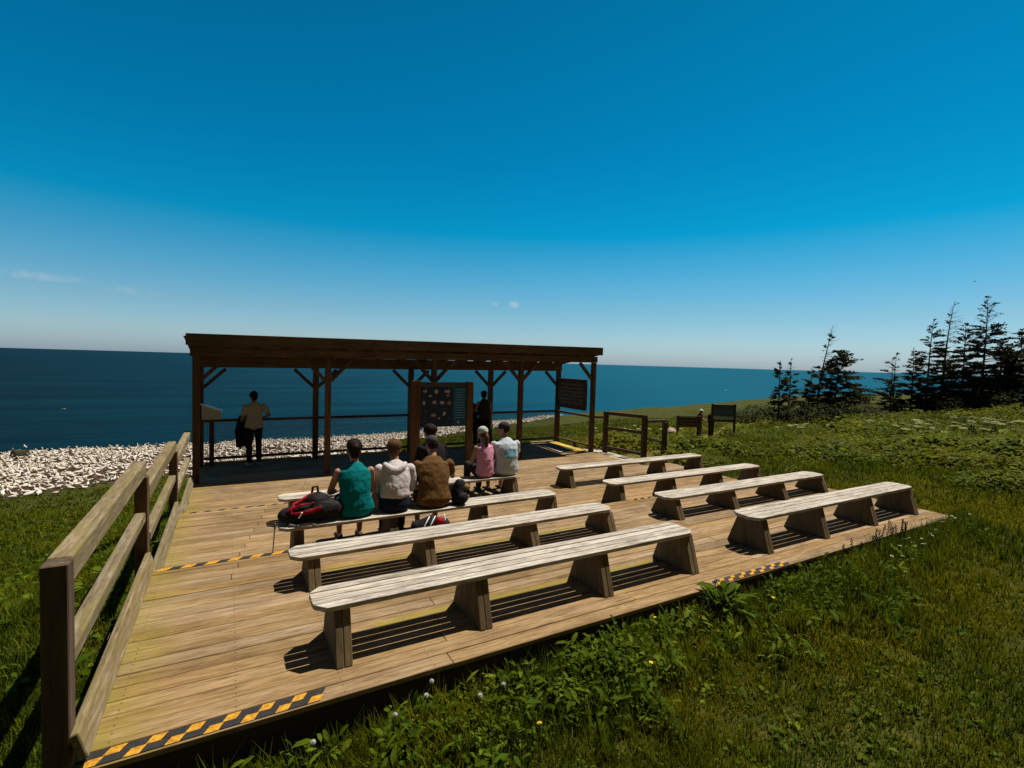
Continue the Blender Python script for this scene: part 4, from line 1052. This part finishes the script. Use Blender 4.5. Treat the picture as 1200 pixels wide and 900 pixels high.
def leaves(P, n_per, lmin, lmax, wr, hgt, spread, rg, tilt=(.2, .9), sc=None):
    n = len(P); k = n*n_per; base = np.repeat(P, n_per, 0)
    if sc is None: sc = np.ones(n)
    sc = np.repeat(sc, n_per)
    ang = rg.uniform(0, 2*PI, k); rad = np.sqrt(rg.uniform(0, 1, k))*spread*sc
    z = rg.uniform(.05, 1, k)*hgt*sc*(1-.45*(rad/(spread*sc))**2)
    b0 = base + np.stack([np.cos(ang)*rad, np.sin(ang)*rad, z], -1)
    a2 = ang + rg.normal(0, .7, k); tl = rg.uniform(tilt[0], tilt[1], k)*rg.choice([1, 1, -.4], k)
    L = rg.uniform(lmin, lmax, k)*sc
    d = np.stack([np.cos(a2)*np.cos(tl), np.sin(a2)*np.cos(tl), np.sin(tl)], -1)
    s = np.stack([-np.sin(a2), np.cos(a2), rg.normal(0, .3, k)], -1); w = (L*wr)[:,None]
    nrm = np.cross(d, s)
    m1 = b0 + d*(L*.38)[:,None]; m2 = b0 + d*(L*.75)[:,None] - np.array([0,0,1.])*(L*.05)[:,None]; tip = b0 + d*L[:,None] - np.array([0,0,1.])*(L*.16)[:,None]
    V_ = np.stack([b0, m1+s*w+nrm*w*.25, m2+s*w*.8+nrm*w*.2, tip, m2-s*w*.8+nrm*w*.2, m1-s*w+nrm*w*.25, m1, m2], 1).reshape(-1, 3)
    b = np.arange(k)*8
    q = np.concatenate([np.stack([b+6, b+1, b+2, b+7], -1), np.stack([b+5, b+6, b+7, b+4], -1)])
    t3 = np.concatenate([np.stack([b, b+1, b+6], -1), np.stack([b, b+6, b+5], -1), np.stack([b+7, b+2, b+3], -1), np.stack([b+4, b+7, b+3], -1)])
    rr = np.clip(np.repeat(rg.normal(.5, .16, n), n_per) + rg.normal(0, .14, k), 0, 1)
    return V_, q, t3, np.concatenate([np.tile(rr, 2), np.tile(rr, 4)])
def stuff(name, parts, mat, label, cat):
    vs = []; qs = []; ts = []; rq = []; rt = []; off = 0
    for (v, q, t3, r) in parts:
        vs.append(v); qs.append(q+off); ts.append(t3+off); rq.append(r[:len(q)]); rt.append(r[len(q):]); off += len(v)
    me = np_mesh(name, np.concatenate(vs), [np.concatenate(qs), np.concatenate(ts)], mat, rnd=np.concatenate(rq+rt))
    o = bpy.data.objects.new(name, me); link(o); return tag(o, label, cat, kind='stuff')
def on_deck(x, y, m=.0): return (x > -.08-m) & (x < W+m) & (y > -m*0) & (y < YB+.2)
def wedge(n, r0, r1, half, rg):
    r = np.exp(rg.uniform(np.log(r0), np.log(r1), n)); a = rg.uniform(-half, half, n) + R(29.5)
    return .683 + r*np.sin(a), -3.133 + r*np.cos(a), r
def meadow_amt(x, y):
    """how tall and weedy: 0 on the mown lawn, 1 in the meadow"""
    e = np.where(y < 6, x - (12.6 - .32*np.clip(y, -3, 6)), x - 10.9)
    m = np.clip(e/1.6, 0, 1)
    m = np.where((y > 11) & (x < 11), .35, m)
    return m*(np.clip(path_d(x, y)/.9 - .6, 0, 1))
# short turf
x, y, r = wedge(86000, 1.5, 75, R(64), rng)
ok = ~on_deck(x, y) & ~in_colony(x, y+.5) & (y < rim_y(x)); x, y, r = x[ok], y[ok], r[ok]
ma = meadow_amt(x, y)
keep = rng.random(len(x)) < np.where(path_d(x, y) < .7, .25, 1.0); x, y, r, ma = x[keep], y[keep], r[keep], ma[keep]
P = np.stack([x, y, terr(x, y)], -1)
npb = 7; lump = .5+.5*np.sin(x*1.9+np.sin(y*1.4)*2)*np.sin(y*2.2+np.sin(x*1.1)*2)
near_edge = np.exp(-((y+.12)/.28)**2)*((x > .1) & (x < W))
hb_ = np.repeat(.026+.030*lump+.10*ma+.05*near_edge + .06*np.clip(-x-.1, 0, 1)*(y > -1), npb)
parts = [blades(P, hb_*.7, hb_*1.5, .0016*(1+r*.42), npb, .03+.012*r, rng)]
stuff('lawn_grass', parts, M['grass'], 'short dark green lawn with mossy yellow patches around the deck', 'grass')
# longer tufts standing out of the turf
x, y, r = wedge(15000, 1.7, 30, R(62), rng); ok = ~on_deck(x, y, .05) & (np.sin(x*1.3+y)*np.sin(y*1.7-x*.6) > -.15) & ~in_colony(x, y); x, y, r = x[ok], y[ok], r[ok]
P = np.stack([x, y, terr(x, y)], -1)
parts = [blades(P, .06, .17, .0020*(1+r*.22), 9, .025+.004*r, rng)]
n = 1900; x = rng.uniform(.2, 10.0, n); y = -np.abs(rng.normal(.0, .34, n)) - .05; r = np.hypot(x-.68, y+3.13)
P = np.stack([x, y, terr(x, y)], -1); parts.append(blades(P, .09, .25, .0022*(1+r*.16), 10, .03+.003*r, rng))
stuff('grass_tufts', parts, M['grass'], 'longer loose tufts standing out of the lawn', 'grass')
# dry trodden grass on the path and in worn mossy patches
x, y, r = wedge(26000, 3, 36, R(56), rng); pd_ = path_d(x, y)
trod = np.hypot(x-np.clip(x, 10.5, 17), y-(2.7-.40*(np.clip(x, 10.5, 17)-10.5)))
spot = np.exp(-(((x-5.0)/1.3)**2+((y+.95)/.35)**2)) + .8*np.exp(-(((x-7.6)/1.2)**2+((y+1.1)/.3)**2))
pr_ = np.clip(1.0-pd_/1.1, 0, 1) + .9*np.clip(1-trod/.9, 0, 1) + 1.0*spot
ok = ~on_deck(x, y, .08) & (rng.random(len(x)) < pr_); x, y, r = x[ok], y[ok], r[ok]
for (cx_, cy_, sx_, sy_, n_) in ((4.9,-.85,1.1,.30,900), (6.9,-1.1,1.2,.30,700), (10.9,.9,.7,1.0,1300), (11.6,-.2,1.0,.6,1100), (13.4,.3,1.6,.7,900), (7.9,-2.3,1.6,.6,600), (2.9,-1.0,.7,.25,350)):
    xs_ = rng.normal(cx_, sx_, n_); ys_ = rng.normal(cy_, sy_, n_); k_ = ~on_deck(xs_, ys_, .08) & (ys_ > -3)
    x = np.concatenate([x, xs_[k_]]); y = np.concatenate([y, ys_[k_]])
r = np.hypot(x-.68, y+3.13)
P = np.stack([x, y, terr(x, y)], -1)
stuff('dry_grass', [blades(P, .02, .07, .0018*(1+r*.35), 7, .03+.010*r, rng)], M['dry'], 'dry yellow trodden grass on the footpath and worn patches', 'dry grass')
# broad leaved weeds along the deck front and on the left bank
n = 1900; x = rng.uniform(.4, 9.6, n); y = -np.abs(rng.normal(.06, .30, n)) - .04
clump = .5+.5*np.sin(x*3.1+1.0)*np.sin(x*1.27+.4)
dens = np.clip(1.1 - np.abs(x-3.4)/4.4, .12, 1)*(.45+.55*clump); ok = rng.random(n) < dens; x, y, clump = x[ok], y[ok], clump[ok]
P = np.stack([x, y, terr(x, y)], -1); k_ = rng.random(len(x)) < .35
parts = [leaves(P[k_], 16, .05, .11, .15, .20, .08, rng, (.1, 1.2), sc=rng.uniform(.6, 1.3, int(k_.sum())))]
P = P[~k_]; x = x[~k_]; clump = clump[~k_]
parts += [leaves(P, 26, .018, .050, .27, .17, .085, rng, (-.2, 1.0), sc=rng.uniform(.5, 1.25, len(x))*(.6+.75*clump))]
n = 1500; x = rng.uniform(-9, -.25, n); y = rng.uniform(.5, 22, n); P = np.stack([x, y, terr(x, y)], -1); parts.append(leaves(P, 9, .05, .13, .22, .10, .12, rng, (.0, .5), sc=rng.uniform(.7, 1.4, n)))
n = 700; x, y, r = wedge(n, 2, 12, R(60), rng); ok = ~on_deck(x, y, .1); x, y = x[ok], y[ok]; P = np.stack([x, y, terr(x, y)], -1); parts.append(leaves(P, 8, .025, .06, .3, .05, .07, rng, (.0, .6)))
stuff('broadleaf_weeds', parts, M['lush'], 'bright broad leaved weeds along the deck edge and the left bank', 'weeds')
# meadow beyond
x, y, r = wedge(21000, 10, 110, R(52), rng); ma = meadow_amt(x, y); ok = (ma > .3) & ~on_deck(x, y, .3) & (y < rim_y(x)-1) & (rng.random(len(x)) < ma) & (~in_colony(x, y-1)); x, y, r, ma = x[ok], y[ok], r[ok], ma[ok]
P = np.stack([x, y, terr(x, y)], -1); tall = np.clip(.62+.5*np.sin(x*.33+1.2*np.sin(y*.21))*np.sin(y*.41+.5)+.45*np.sin(x*1.15+2*np.sin(y*.7))*np.sin(y*1.3+.3*x), .15, 1.5)
tall = tall*np.where(y > 11+.55*(x-11), .45, 1.0)
parts = [leaves(P, 18, .11, .24, .27, .50, .34, rng, (-.1, .7), sc=tall*(1+r*.006))]
stuff('meadow_plants', parts, M['weed'], 'waist high leafy meadow right of the deck', 'meadow')
# single noticeable plants
def big_plant(x, y, s, label, mat=M['lush'], n=90, name='dock_plant'):
    rg = np.random.default_rng(int(abs(x*100+y*37))+3)
    v, q, t3, rr = leaves(np.array([[0,0,0.]]), n, .10, .24, .14, .30, .14, rg, (.0, 1.2))
    me = np_mesh(name, v*s, [q, t3], mat, rnd=rr); o = bpy.data.objects.new(name, me); link(o); o.location = (x, y, float(terr(x, y))); return tag(o, label, 'plant', 'leafy plants at the deck edge')
big_plant(4.72, -.16, 1.05, 'large leafy dock plant leaning over the deck edge near the bench foot')
big_plant(3.05, -.30, .62, 'low leafy plant below the middle of the near deck edge')
big_plant(1.55, -.22, .5, 'small broad leaved plant below the long tape strip')
big_plant(.98, -.12, .42, 'small pale leaved plant at the left end of the near deck edge')
big_plant(5.35, -.30, .55, 'leafy plant right of the large dock plant, near the right hand tape strip')
big_plant(10.75, 2.5, .7, 'bright leafy clump beside the deck behind the corner bench')
# dandelion clocks, buttercups and daisies
M['fluff'] = plain('dandelion_fluff', (.50,.50,.46), .9, .2, 60); M['petal'] = plain('yellow_petals', (.65,.42,.02), .7, .2, 40); M['daisy'] = plain('pale_petals', (.55,.53,.45), .8, .15, 40); M['stem'] = plain('green_stem', (.06,.09,.02), .8, .2, 20)
def flower(kind, h, sc=1.0):
    g = MB(); g.tube([(0,0,0), (.01,.004,h*.5), (.004,.0,h)], [.0022*sc,.002*sc,.0018*sc], 5, 0)
    if kind == 'clock':
        g.ell((.004,0,h+.012), (.006,.006,.006), None, 8, 5, 0)
        for k in range(150):
            d = V((random.gauss(0,1), random.gauss(0,1), random.gauss(.15,1))).normalized(); c = V((.004,0,h+.014)); e = c+d*.021*sc; s = d.orthogonal().normalized()*.0026*sc; u = d.cross(s)
            g.add([c, e+s, e+u, e-s, e-u], [(0,1,2),(0,2,3),(0,3,4),(0,4,1),(1,2,3,4)], 1)
    else:
        nP = 12 if kind == 'yellow' else 14
        for ring in range(2):
            for k in range(nP):
                a = 2*PI*k/nP+ring*.2; rr_ = (.017-.006*ring)*sc; c = V((.004,0,h+.002+.003*ring)); d = V((math.cos(a), math.sin(a), .25)); s = V((-math.sin(a), math.cos(a), 0))*.0036*sc
                g.add([c, c+d*rr_*.6+s, c+d*rr_, c+d*rr_*.6-s], [(0,1,2,3)], 1)
        g.ell((.004,0,h+.004), (.006*sc,.006*sc,.004*sc), None, 8, 5, 1)
    return g
def put(kind, name, mats, spots, label, cat, group, sc=1.0):
    me = [flower(kind, h, sc).mesh(name, mats) for h in ((.10, .13, .16) if kind == 'daisy' else (.16, .22, .30))]
    for k, (x, y) in enumerate(spots):
        o = bpy.data.objects.new(name, me[k % 3]); COL.objects.link(o); o.location = (x, y, float(terr(x, y))); o.rotation_euler = (random.uniform(-.2,.2), random.uniform(-.2,.2), random.uniform(0,6))
        tag(o, label if isinstance(label, str) else label[k], cat, group)
put('clock', 'dandelion_clock', [M['stem'], M['fluff']], [(1.62,-.10), (1.92,-.06), (1.78,-.26), (2.35,-.22), (1.12,-.17), (2.05,-.42)], 'white dandelion seed head standing in front of the near deck edge', 'dandelion', 'dandelion clocks at the deck edge', 0.75)
put('yellow', 'dandelion', [M['stem'], M['petal']], [(3.95,-.06), (3.35,-.52), (4.95,-.42), (2.4,-.62)], 'yellow dandelion flower in the weeds along the near deck edge', 'dandelion', 'yellow dandelions', 1.05)
dz = [(8.05+random.gauss(0,.75), -.16-abs(random.gauss(0,.20))) for _ in range(22)] + [(9.75+random.gauss(0,.3), -.08-abs(random.gauss(0,.12))) for _ in range(6)]
put('daisy', 'daisy', [M['stem'], M['daisy']], dz, 'small white flower in the grass by the right hand end of the near deck edge', 'flower', 'white flowers by the deck corner', 1.25)
def seed_stalk(h):
    g = MB(); g.tube([(0,0,0), (.01,.005,h*.6), (.0,.01,h)], [.0022,.0018,.001], 5, 0)
    for k in range(14):
        z = h*(.55+.45*k/14); a = k*2.4; g.ell((.008*math.cos(a), .008*math.sin(a)+.006, z), (.006,.006,.012), None, 6, 4, 0)
    return g.mesh('sorrel_stalk', [plain('dry_stalk', (.045,.035,.012), .9, .3, 30)])
ss = [seed_stalk(h) for h in (.30, .36, .42)]
for k in range(26):
    x = random.choice([random.uniform(4.2, 5.0), random.uniform(6.8, 9.0), random.uniform(7.0, 8.6)]); y = -.05-abs(random.gauss(0,.08))
    o = bpy.data.objects.new('sorrel_stalk', ss[k%3]); COL.objects.link(o); o.location = (x, y, float(terr(x,y))-.02); o.rotation_euler = (random.uniform(-.2,.1), random.uniform(-.2,.2), random.uniform(0,6)); tag(o, 'thin dry seed stalk rising in front of the near deck edge', 'seed stalk', 'seed stalks along the deck edge')
# cow parsnip heads in the meadow
M['umbel'] = plain('umbel_cream', (.30,.30,.12), .9, .3, 12)
def umbel(h):
    g = MB(); g.tube([(0,0,0), (.03,.02,h*.6), (.02,0,h)], [.016,.013,.010], 6, 0); rg = random.Random(int(h*100))
    for k in range(16):
        a = k*2.4; rr_ = .16*math.sqrt((k+.5)/16); c = (.02+rr_*math.cos(a), rr_*math.sin(a), h+.08-rr_*.25)
        g.tube([(.02,0,h), c], [.004,.003], 4, 0); g.ell(c, (.042,.042,.016), None, 7, 4, 1)
    return g.mesh('cow_parsnip', [M['stem'], M['umbel']])
um = [umbel(h) for h in (.42, .52, .62)]
cnt_ = 0
centres = [(30+8*random.random(), a) for a in (47, 49, 51, 66, 68, 70, 71, 72, 73, 74, 75, 76, 55, 60, 44, 41)]
while cnt_ < 110:
    r0, a0 = random.choice(centres); r_ = r0+random.gauss(0, 2.6); a = R(a0+random.gauss(0, 1.2)); x = .68+r_*math.sin(a); y = -3.13+r_*math.cos(a)
    if path_d(np.array(x), np.array(y)) < 1.6 or x < 14: continue
    o = bpy.data.objects.new('cow_parsnip', um[cnt_ % 3]); COL.objects.link(o); o.location = (x, y, float(terr(x, y))); o.rotation_euler = (random.uniform(-.2,.2),random.uniform(-.2,.2),random.uniform(0,6)); o.scale = (random.uniform(.75,1.1),)*3
    tag(o, 'pale flat topped flower head standing in the meadow', 'wildflower', 'pale umbel flowers in the meadow'); cnt_ += 1

# ------------------------------------------------------------------ trees
M['bark'] = plain('spruce_bark', (.06,.048,.040), .95, .4, 8, .1, .03, .6)
M['needles'] = foliage('spruce_needles', (.024,.026,.009), (.068,.068,.022), (.15,.13,.045), .35)
M['shrub'] = foliage('dark_shrub_leaves', (.012,.015,.004), (.024,.028,.007), (.045,.045,.012), .25)
def spruce(x, y, h, label, lean=(0,0), bare=.2, flag=.5, spread=.24, dens=1.0, seed=1, start=.06, second=None):
    rg = np.random.default_rng(seed); t = thing('spruce_tree', (x, y, float(terr(x, y))-.1), label, 'tree', 'wind swept spruces at the meadow edge')
    g = MB(); npt = 9; pts = []
    ph = rg.uniform(0, 6)
    for k in range(npt):
        f = k/(npt-1); pts.append(V((lean[0]*f**1.6*h + .02*h*math.sin(f*5+ph)*f, lean[1]*f**1.6*h, f*h+.02)))
    rb = .0105*h+.03
    g.tube(pts, [rb*(1-f*.93) for f in np.linspace(0, 1, npt)], 8, 0)
    def axis(f):
        k = min(int(f*(npt-1)), npt-2); u = f*(npt-1)-k; return pts[k].lerp(pts[k+1], u)
    bases = []; dirs = []; lens = []; twig = []
    nb = int(13*h*dens)
    for k in range(nb):
        f = start + (1-start-.01)*(k+rg.random())/nb
        az = rg.uniform(0, 2*PI)
        prof = (1-f)**.72*min(1, .55+f*2.5)
        L = h*spread*1.0*prof*rg.uniform(.55, 1.15)*(1+flag*math.cos(az-(-.52)))+.12
        if L < .1: continue
        el = R(rg.uniform(-14, 16)) if f < .75 else R(rg.uniform(5, 40))
        p0 = axis(f); d = V((math.cos(az)*math.cos(el), math.sin(az)*math.cos(el), math.sin(el)))
        p1 = p0 + d*L*.55 + V((0,0,-.03*L)); p2 = p0 + d*L + V((0,0,.05*L))
        g.tube([p0, p1, p2], [.010+.010*L, .008+.005*L, .004], 4, 0, cap=False)
        dead = f > 1-bare and rg.random() < .85
        if rg.random() < .12: dead = True
        m = int((2 if dead else 14+26*max(0, 1-f*1.2))*max(1, L*1.9)*rg.uniform(.6, 1.3)) if not (dead and rg.random() < .85) else 0
        # foliage gathers in pads towards the branch ends
        for q in range(m):
            u = rg.uniform(.25, 1.0)**.7; c = p0.lerp(p2, u)
            sw = (.10+.16*L)*u
            bases.append(c + V((rg.normal(0, sw*.55), rg.normal(0, sw*.55), rg.normal(.02, .045)))); dirs.append(d); lens.append(rg.uniform(.16, .36))
    tr = g.build('trunk', M['bark'], t)
    if bases:
        n = len(bases); B = np.array([tuple(b) for b in bases]); Dd = np.array([tuple(d) for d in dirs]); Ls = np.array(lens)[:,None]
        Dd = Dd + rg.normal(0, .55, (n,3))*np.array([1,1,.45]); Dd /= np.linalg.norm(Dd, axis=1)[:,None]
        Sd = np.cross(Dd, np.array([0,0,1.]) + rg.normal(0,.5,(n,3))); Sd /= np.linalg.norm(Sd, axis=1)[:,None]
        wd = Ls*rg.uniform(.13, .24, (n,1)); Nn = np.cross(Dd, Sd)
        # each spray: a thin tapering twig of needles built as two crossed slim blades
        Vv = np.stack([B-Dd*Ls*.4, B+Sd*wd, B+Dd*Ls*.6, B-Sd*wd, B+Nn*wd*.8, B-Nn*wd*.8], 1).reshape(-1,3)
        b = np.arange(n)*6; q = np.concatenate([np.stack([b,b+1,b+2,b+3],-1), np.stack([b,b+4,b+2,b+5],-1)])
        rr = np.clip(rg.normal(.45,.22,n),0,1)
        me = np_mesh('crown', Vv, [q], M['needles'], rnd=np.tile(rr,2)); o = bpy.data.objects.new('crown', me); link(o, t)
    return t
spruce(42.9, 23.6, 5.7, 'small slim spruce at the left of the nearer tree group', (.01,0), .12, .1, .17, .9, 3, .12)
spruce(44.7, 23.8, 6.1, 'slim pointed spruce second from the left in the nearer tree group', (.03,0), .22, .2, .16, .8, 4, .12)
spruce(44.9, 22.2, 5.0, 'bushy low spruce between the slim pair and the tall leaning trunk', (.05,-.03), .1, .3, .25, 1.2, 5, .04)
spruce(47.0, 22.6, 8.9, 'tall spruce with a bare leaning broken top in the nearer tree group', (.10,-.055), .36, .45, .20, .8, 6, .1)
spruce(46.2, 20.6, 6.3, 'flag shaped spruce with its foliage swept to the right, nearer tree group', (.02,-.01), .03, .75, .40, 1.25, 7, .1)
spruce(61.0, 22.6, 6.6, 'thin bare topped spruce at the left end of the farther tree row', (.01,0), .4, .2, .20, .7, 8, .05)
spruce(62.3, 23.4, 6.3, 'broken topped spruce second from the left in the farther tree row', (0,0), .4, -.35, .33, .9, 9, .05)
spruce(62.7, 21.7, 7.0, 'narrow spruce with a pointed tip third in the farther tree row', (.0,0), .1, .1, .24, 1.1, 10, .04)
spruce(61.7, 20.1, 9.7, 'tall spruce with a tuft on its tip beside the dead leaning trunk', (.035,-.02), .1, .3, .20, .8, 11, .05)
spruce(63.1, 19.4, 11.3, 'tall leaning spruce with a dead bare top and side twigs', (.055,-.035), .42, .55, .22, 1.0, 12, .04)
spruce(67.4, 19.2, 9.4, 'dense spruce between the dead topped trunk and the tall spire', (0,0), .08, .1, .26, 1.1, 13, .03)
spruce(64.1, 16.6, 11.1, 'tallest spruce with a long bare spire, farther tree row', (.01,0), .26, .3, .30, 1.15, 14, .03)
spruce(70.7, 17.2, 7.6, 'shorter dense spruce just right of the tall spire', (0,0), .05, .2, .30, 1.2, 15, .03)
spruce(65.1, 14.3, 7.6, 'dense spruce with a dark round tip near the right edge', (.01,0), .05, .1, .30, 1.2, 16, .03)
spruce(63.9, 12.6, 8.4, 'dense spruce at the right edge of the picture', (.02,0), .1, .1, .30, 1.2, 17, .03)
spruce(66.5, 20.4, 5.6, 'low dense spruce filling the foot of the farther tree row', (0,0), .02, .1, .40, 1.4, 18, .02)
spruce(66.0, 15.6, 5.4, 'low dense spruce below the gap right of the tall spire', (0,0), .02, .1, .42, 1.4, 19, .02)
def shrub(x, y, s, hgt, label, mat, seed):
    rg = np.random.default_rng(seed); v, q, t3, rr = leaves(np.array([[0,0,0.]]), 2600, .12, .26, .25, hgt, s, rg, (-.2, 1.0))
    me = np_mesh('shrub', v, [q, t3], mat, rnd=rr); o = bpy.data.objects.new('shrub', me); link(o); o.location = (x, y, float(terr(x, y))-.05); tag(o, label, 'shrub', 'dark shrubs under the spruces')
shrub(42.2, 24.6, 2.2, 1.9, 'dark shrub at the left foot of the nearer spruces', M['shrub'], 31)
shrub(43.6, 20.9, 2.7, 1.9, 'wide dark shrub in front of the nearer spruces', M['shrub'], 32)
shrub(45.6, 19.0, 2.6, 1.8, 'dark shrub right of the nearer spruces under the flagged crown', M['shrub'], 33)
shrub(49.4, 20.4, 1.9, .9, 'low brownish shrub trailing away right of the nearer spruces', M['shrub'], 34)
shrub(62.5, 18.0, 3.0, 1.9, 'dark shrub at the foot of the farther spruce row', M['shrub'], 35)
shrub(64.5, 15.0, 3.2, 2.0, 'dark shrub under the tall spire spruce', M['shrub'], 36)
shrub(62.5, 12.5, 3.2, 1.9, 'dark shrub at the right edge below the last spruces', M['shrub'], 37)

# ------------------------------------------------------------------ light, sky, camera
SUN = V((.42, .05, 1.0)).normalized()
sl = bpy.data.lights.new('sun', 'SUN'); sl.energy = 5.0; sl.angle = R(.53); sl.color = (1.0, .94, .84)
so = bpy.data.objects.new('sun', sl); link(so); so.rotation_euler = SUN.to_track_quat('Z', 'Y').to_euler(); so.location = (0, 0, 60)
w = bpy.data.worlds.new('World'); scene.world = w; w.use_nodes = True; nt = w.node_tree
bg = nt.nodes['Background']; sky = nt.nodes.new('ShaderNodeTexSky'); sky.sky_type = 'NISHITA'; sky.sun_disc = False
sky.sun_elevation = math.asin(SUN.z); sky.sun_rotation = math.atan2(SUN.x, SUN.y)
sky.altitude = 90; sky.air_density = 1.0; sky.dust_density = .6; sky.ozone_density = 2.0
tc = nt.nodes.new('ShaderNodeTexCoord'); sx = nt.nodes.new('ShaderNodeSeparateXYZ'); nt.links.new(tc.outputs['Generated'], sx.inputs[0])
CLOUDS = (((.4888,.8651,.1128), .012, .009, .55), ((.4562,.8827,.1133), .008, .006, .4), ((-.2511,.9624,.1035), .075, .008, .28), ((-.1362,.9862,.094), .05, .008, .14))
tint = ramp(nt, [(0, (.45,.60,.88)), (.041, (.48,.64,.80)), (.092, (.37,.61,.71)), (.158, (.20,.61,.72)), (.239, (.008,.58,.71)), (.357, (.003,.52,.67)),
                 (.483, (.002,.48,.61)), (.60, (.003,.43,.545)), (.74, (.16,.10,.055)), (1.0, (.18,.10,.05))], sx.outputs[2])  # zenith stops, out of view: dim warm tone added to mute the blue fill
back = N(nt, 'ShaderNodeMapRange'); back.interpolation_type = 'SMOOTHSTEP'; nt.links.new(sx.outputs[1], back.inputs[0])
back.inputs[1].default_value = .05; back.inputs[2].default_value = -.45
tcol = mix(nt, tint.outputs[0], (.26,.15,.075), back.outputs[0])  # warm tint added to the unseen sky behind, neutralising the blue shade
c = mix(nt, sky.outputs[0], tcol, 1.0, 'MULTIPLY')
nz = N(nt, 'ShaderNodeTexNoise'); nz.inputs['Scale'].default_value = 55; nz.inputs['Detail'].default_value = 5; nt.links.new(tc.outputs['Generated'], nz.inputs['Vector'])
for (d, wu, wv, st) in CLOUDS:      # the few thin wisps of cloud low over the sea
    d = V(d); rt = d.cross(V((0,0,1))).normalized(); up = rt.cross(d)
    def dot(v):
        q = N(nt, 'ShaderNodeVectorMath', operation='DOT_PRODUCT'); nt.links.new(tc.outputs['Generated'], q.inputs[0]); q.inputs[1].default_value = v; return q.outputs['Value']
    u2 = math_n(nt, 'POWER', math_n(nt, 'ABSOLUTE', math_n(nt, 'DIVIDE', dot(rt), wu)), 2.0); v2 = math_n(nt, 'POWER', math_n(nt, 'ABSOLUTE', math_n(nt, 'DIVIDE', dot(up), wv)), 2.0)
    m_ = math_n(nt, 'SUBTRACT', 1.0, math_n(nt, 'ADD', u2, v2), clamp=True)
    m_ = math_n(nt, 'MULTIPLY', m_, math_n(nt, 'GREATER_THAN', dot(d), .5))
    m_ = math_n(nt, 'MULTIPLY', math_n(nt, 'MULTIPLY', m_, st), math_n(nt, 'MULTIPLY', math_n(nt, 'SUBTRACT', nz.outputs['Fac'], .36, clamp=True), 4.0, clamp=True), clamp=True)
    c = mix(nt, c, (4.1,4.4,4.9), m_)
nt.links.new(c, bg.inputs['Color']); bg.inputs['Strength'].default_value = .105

cam = bpy.data.cameras.new('camera'); co = bpy.data.objects.new('camera', cam); link(co)
cam.sensor_width = 36; cam.lens = 17.5866; cam.clip_start = .05; cam.clip_end = 400000
r_ = V((0.870363, -0.491591, 0.028411)); u_ = V((-0.002907, 0.052566, 0.998613)); f_ = V((0.492402, 0.869238, -0.044322))
Mx = Matrix(((r_.x, u_.x, -f_.x, 0), (r_.y, u_.y, -f_.y, 0), (r_.z, u_.z, -f_.z, 0), (0, 0, 0, 1)))
co.matrix_world = Matrix.Translation(V((0.6831, -3.1332, 2.1123))) @ Mx
scene.camera = co
scene.view_settings.view_transform = 'Standard'; scene.view_settings.look = 'None'; scene.view_settings.exposure = .4; scene.view_settings.gamma = 1
scene.cycles.max_bounces = 6; scene.cycles.transparent_max_bounces = 8; scene.cycles.use_denoising = True
scene.cycles.sample_clamp_indirect = 8
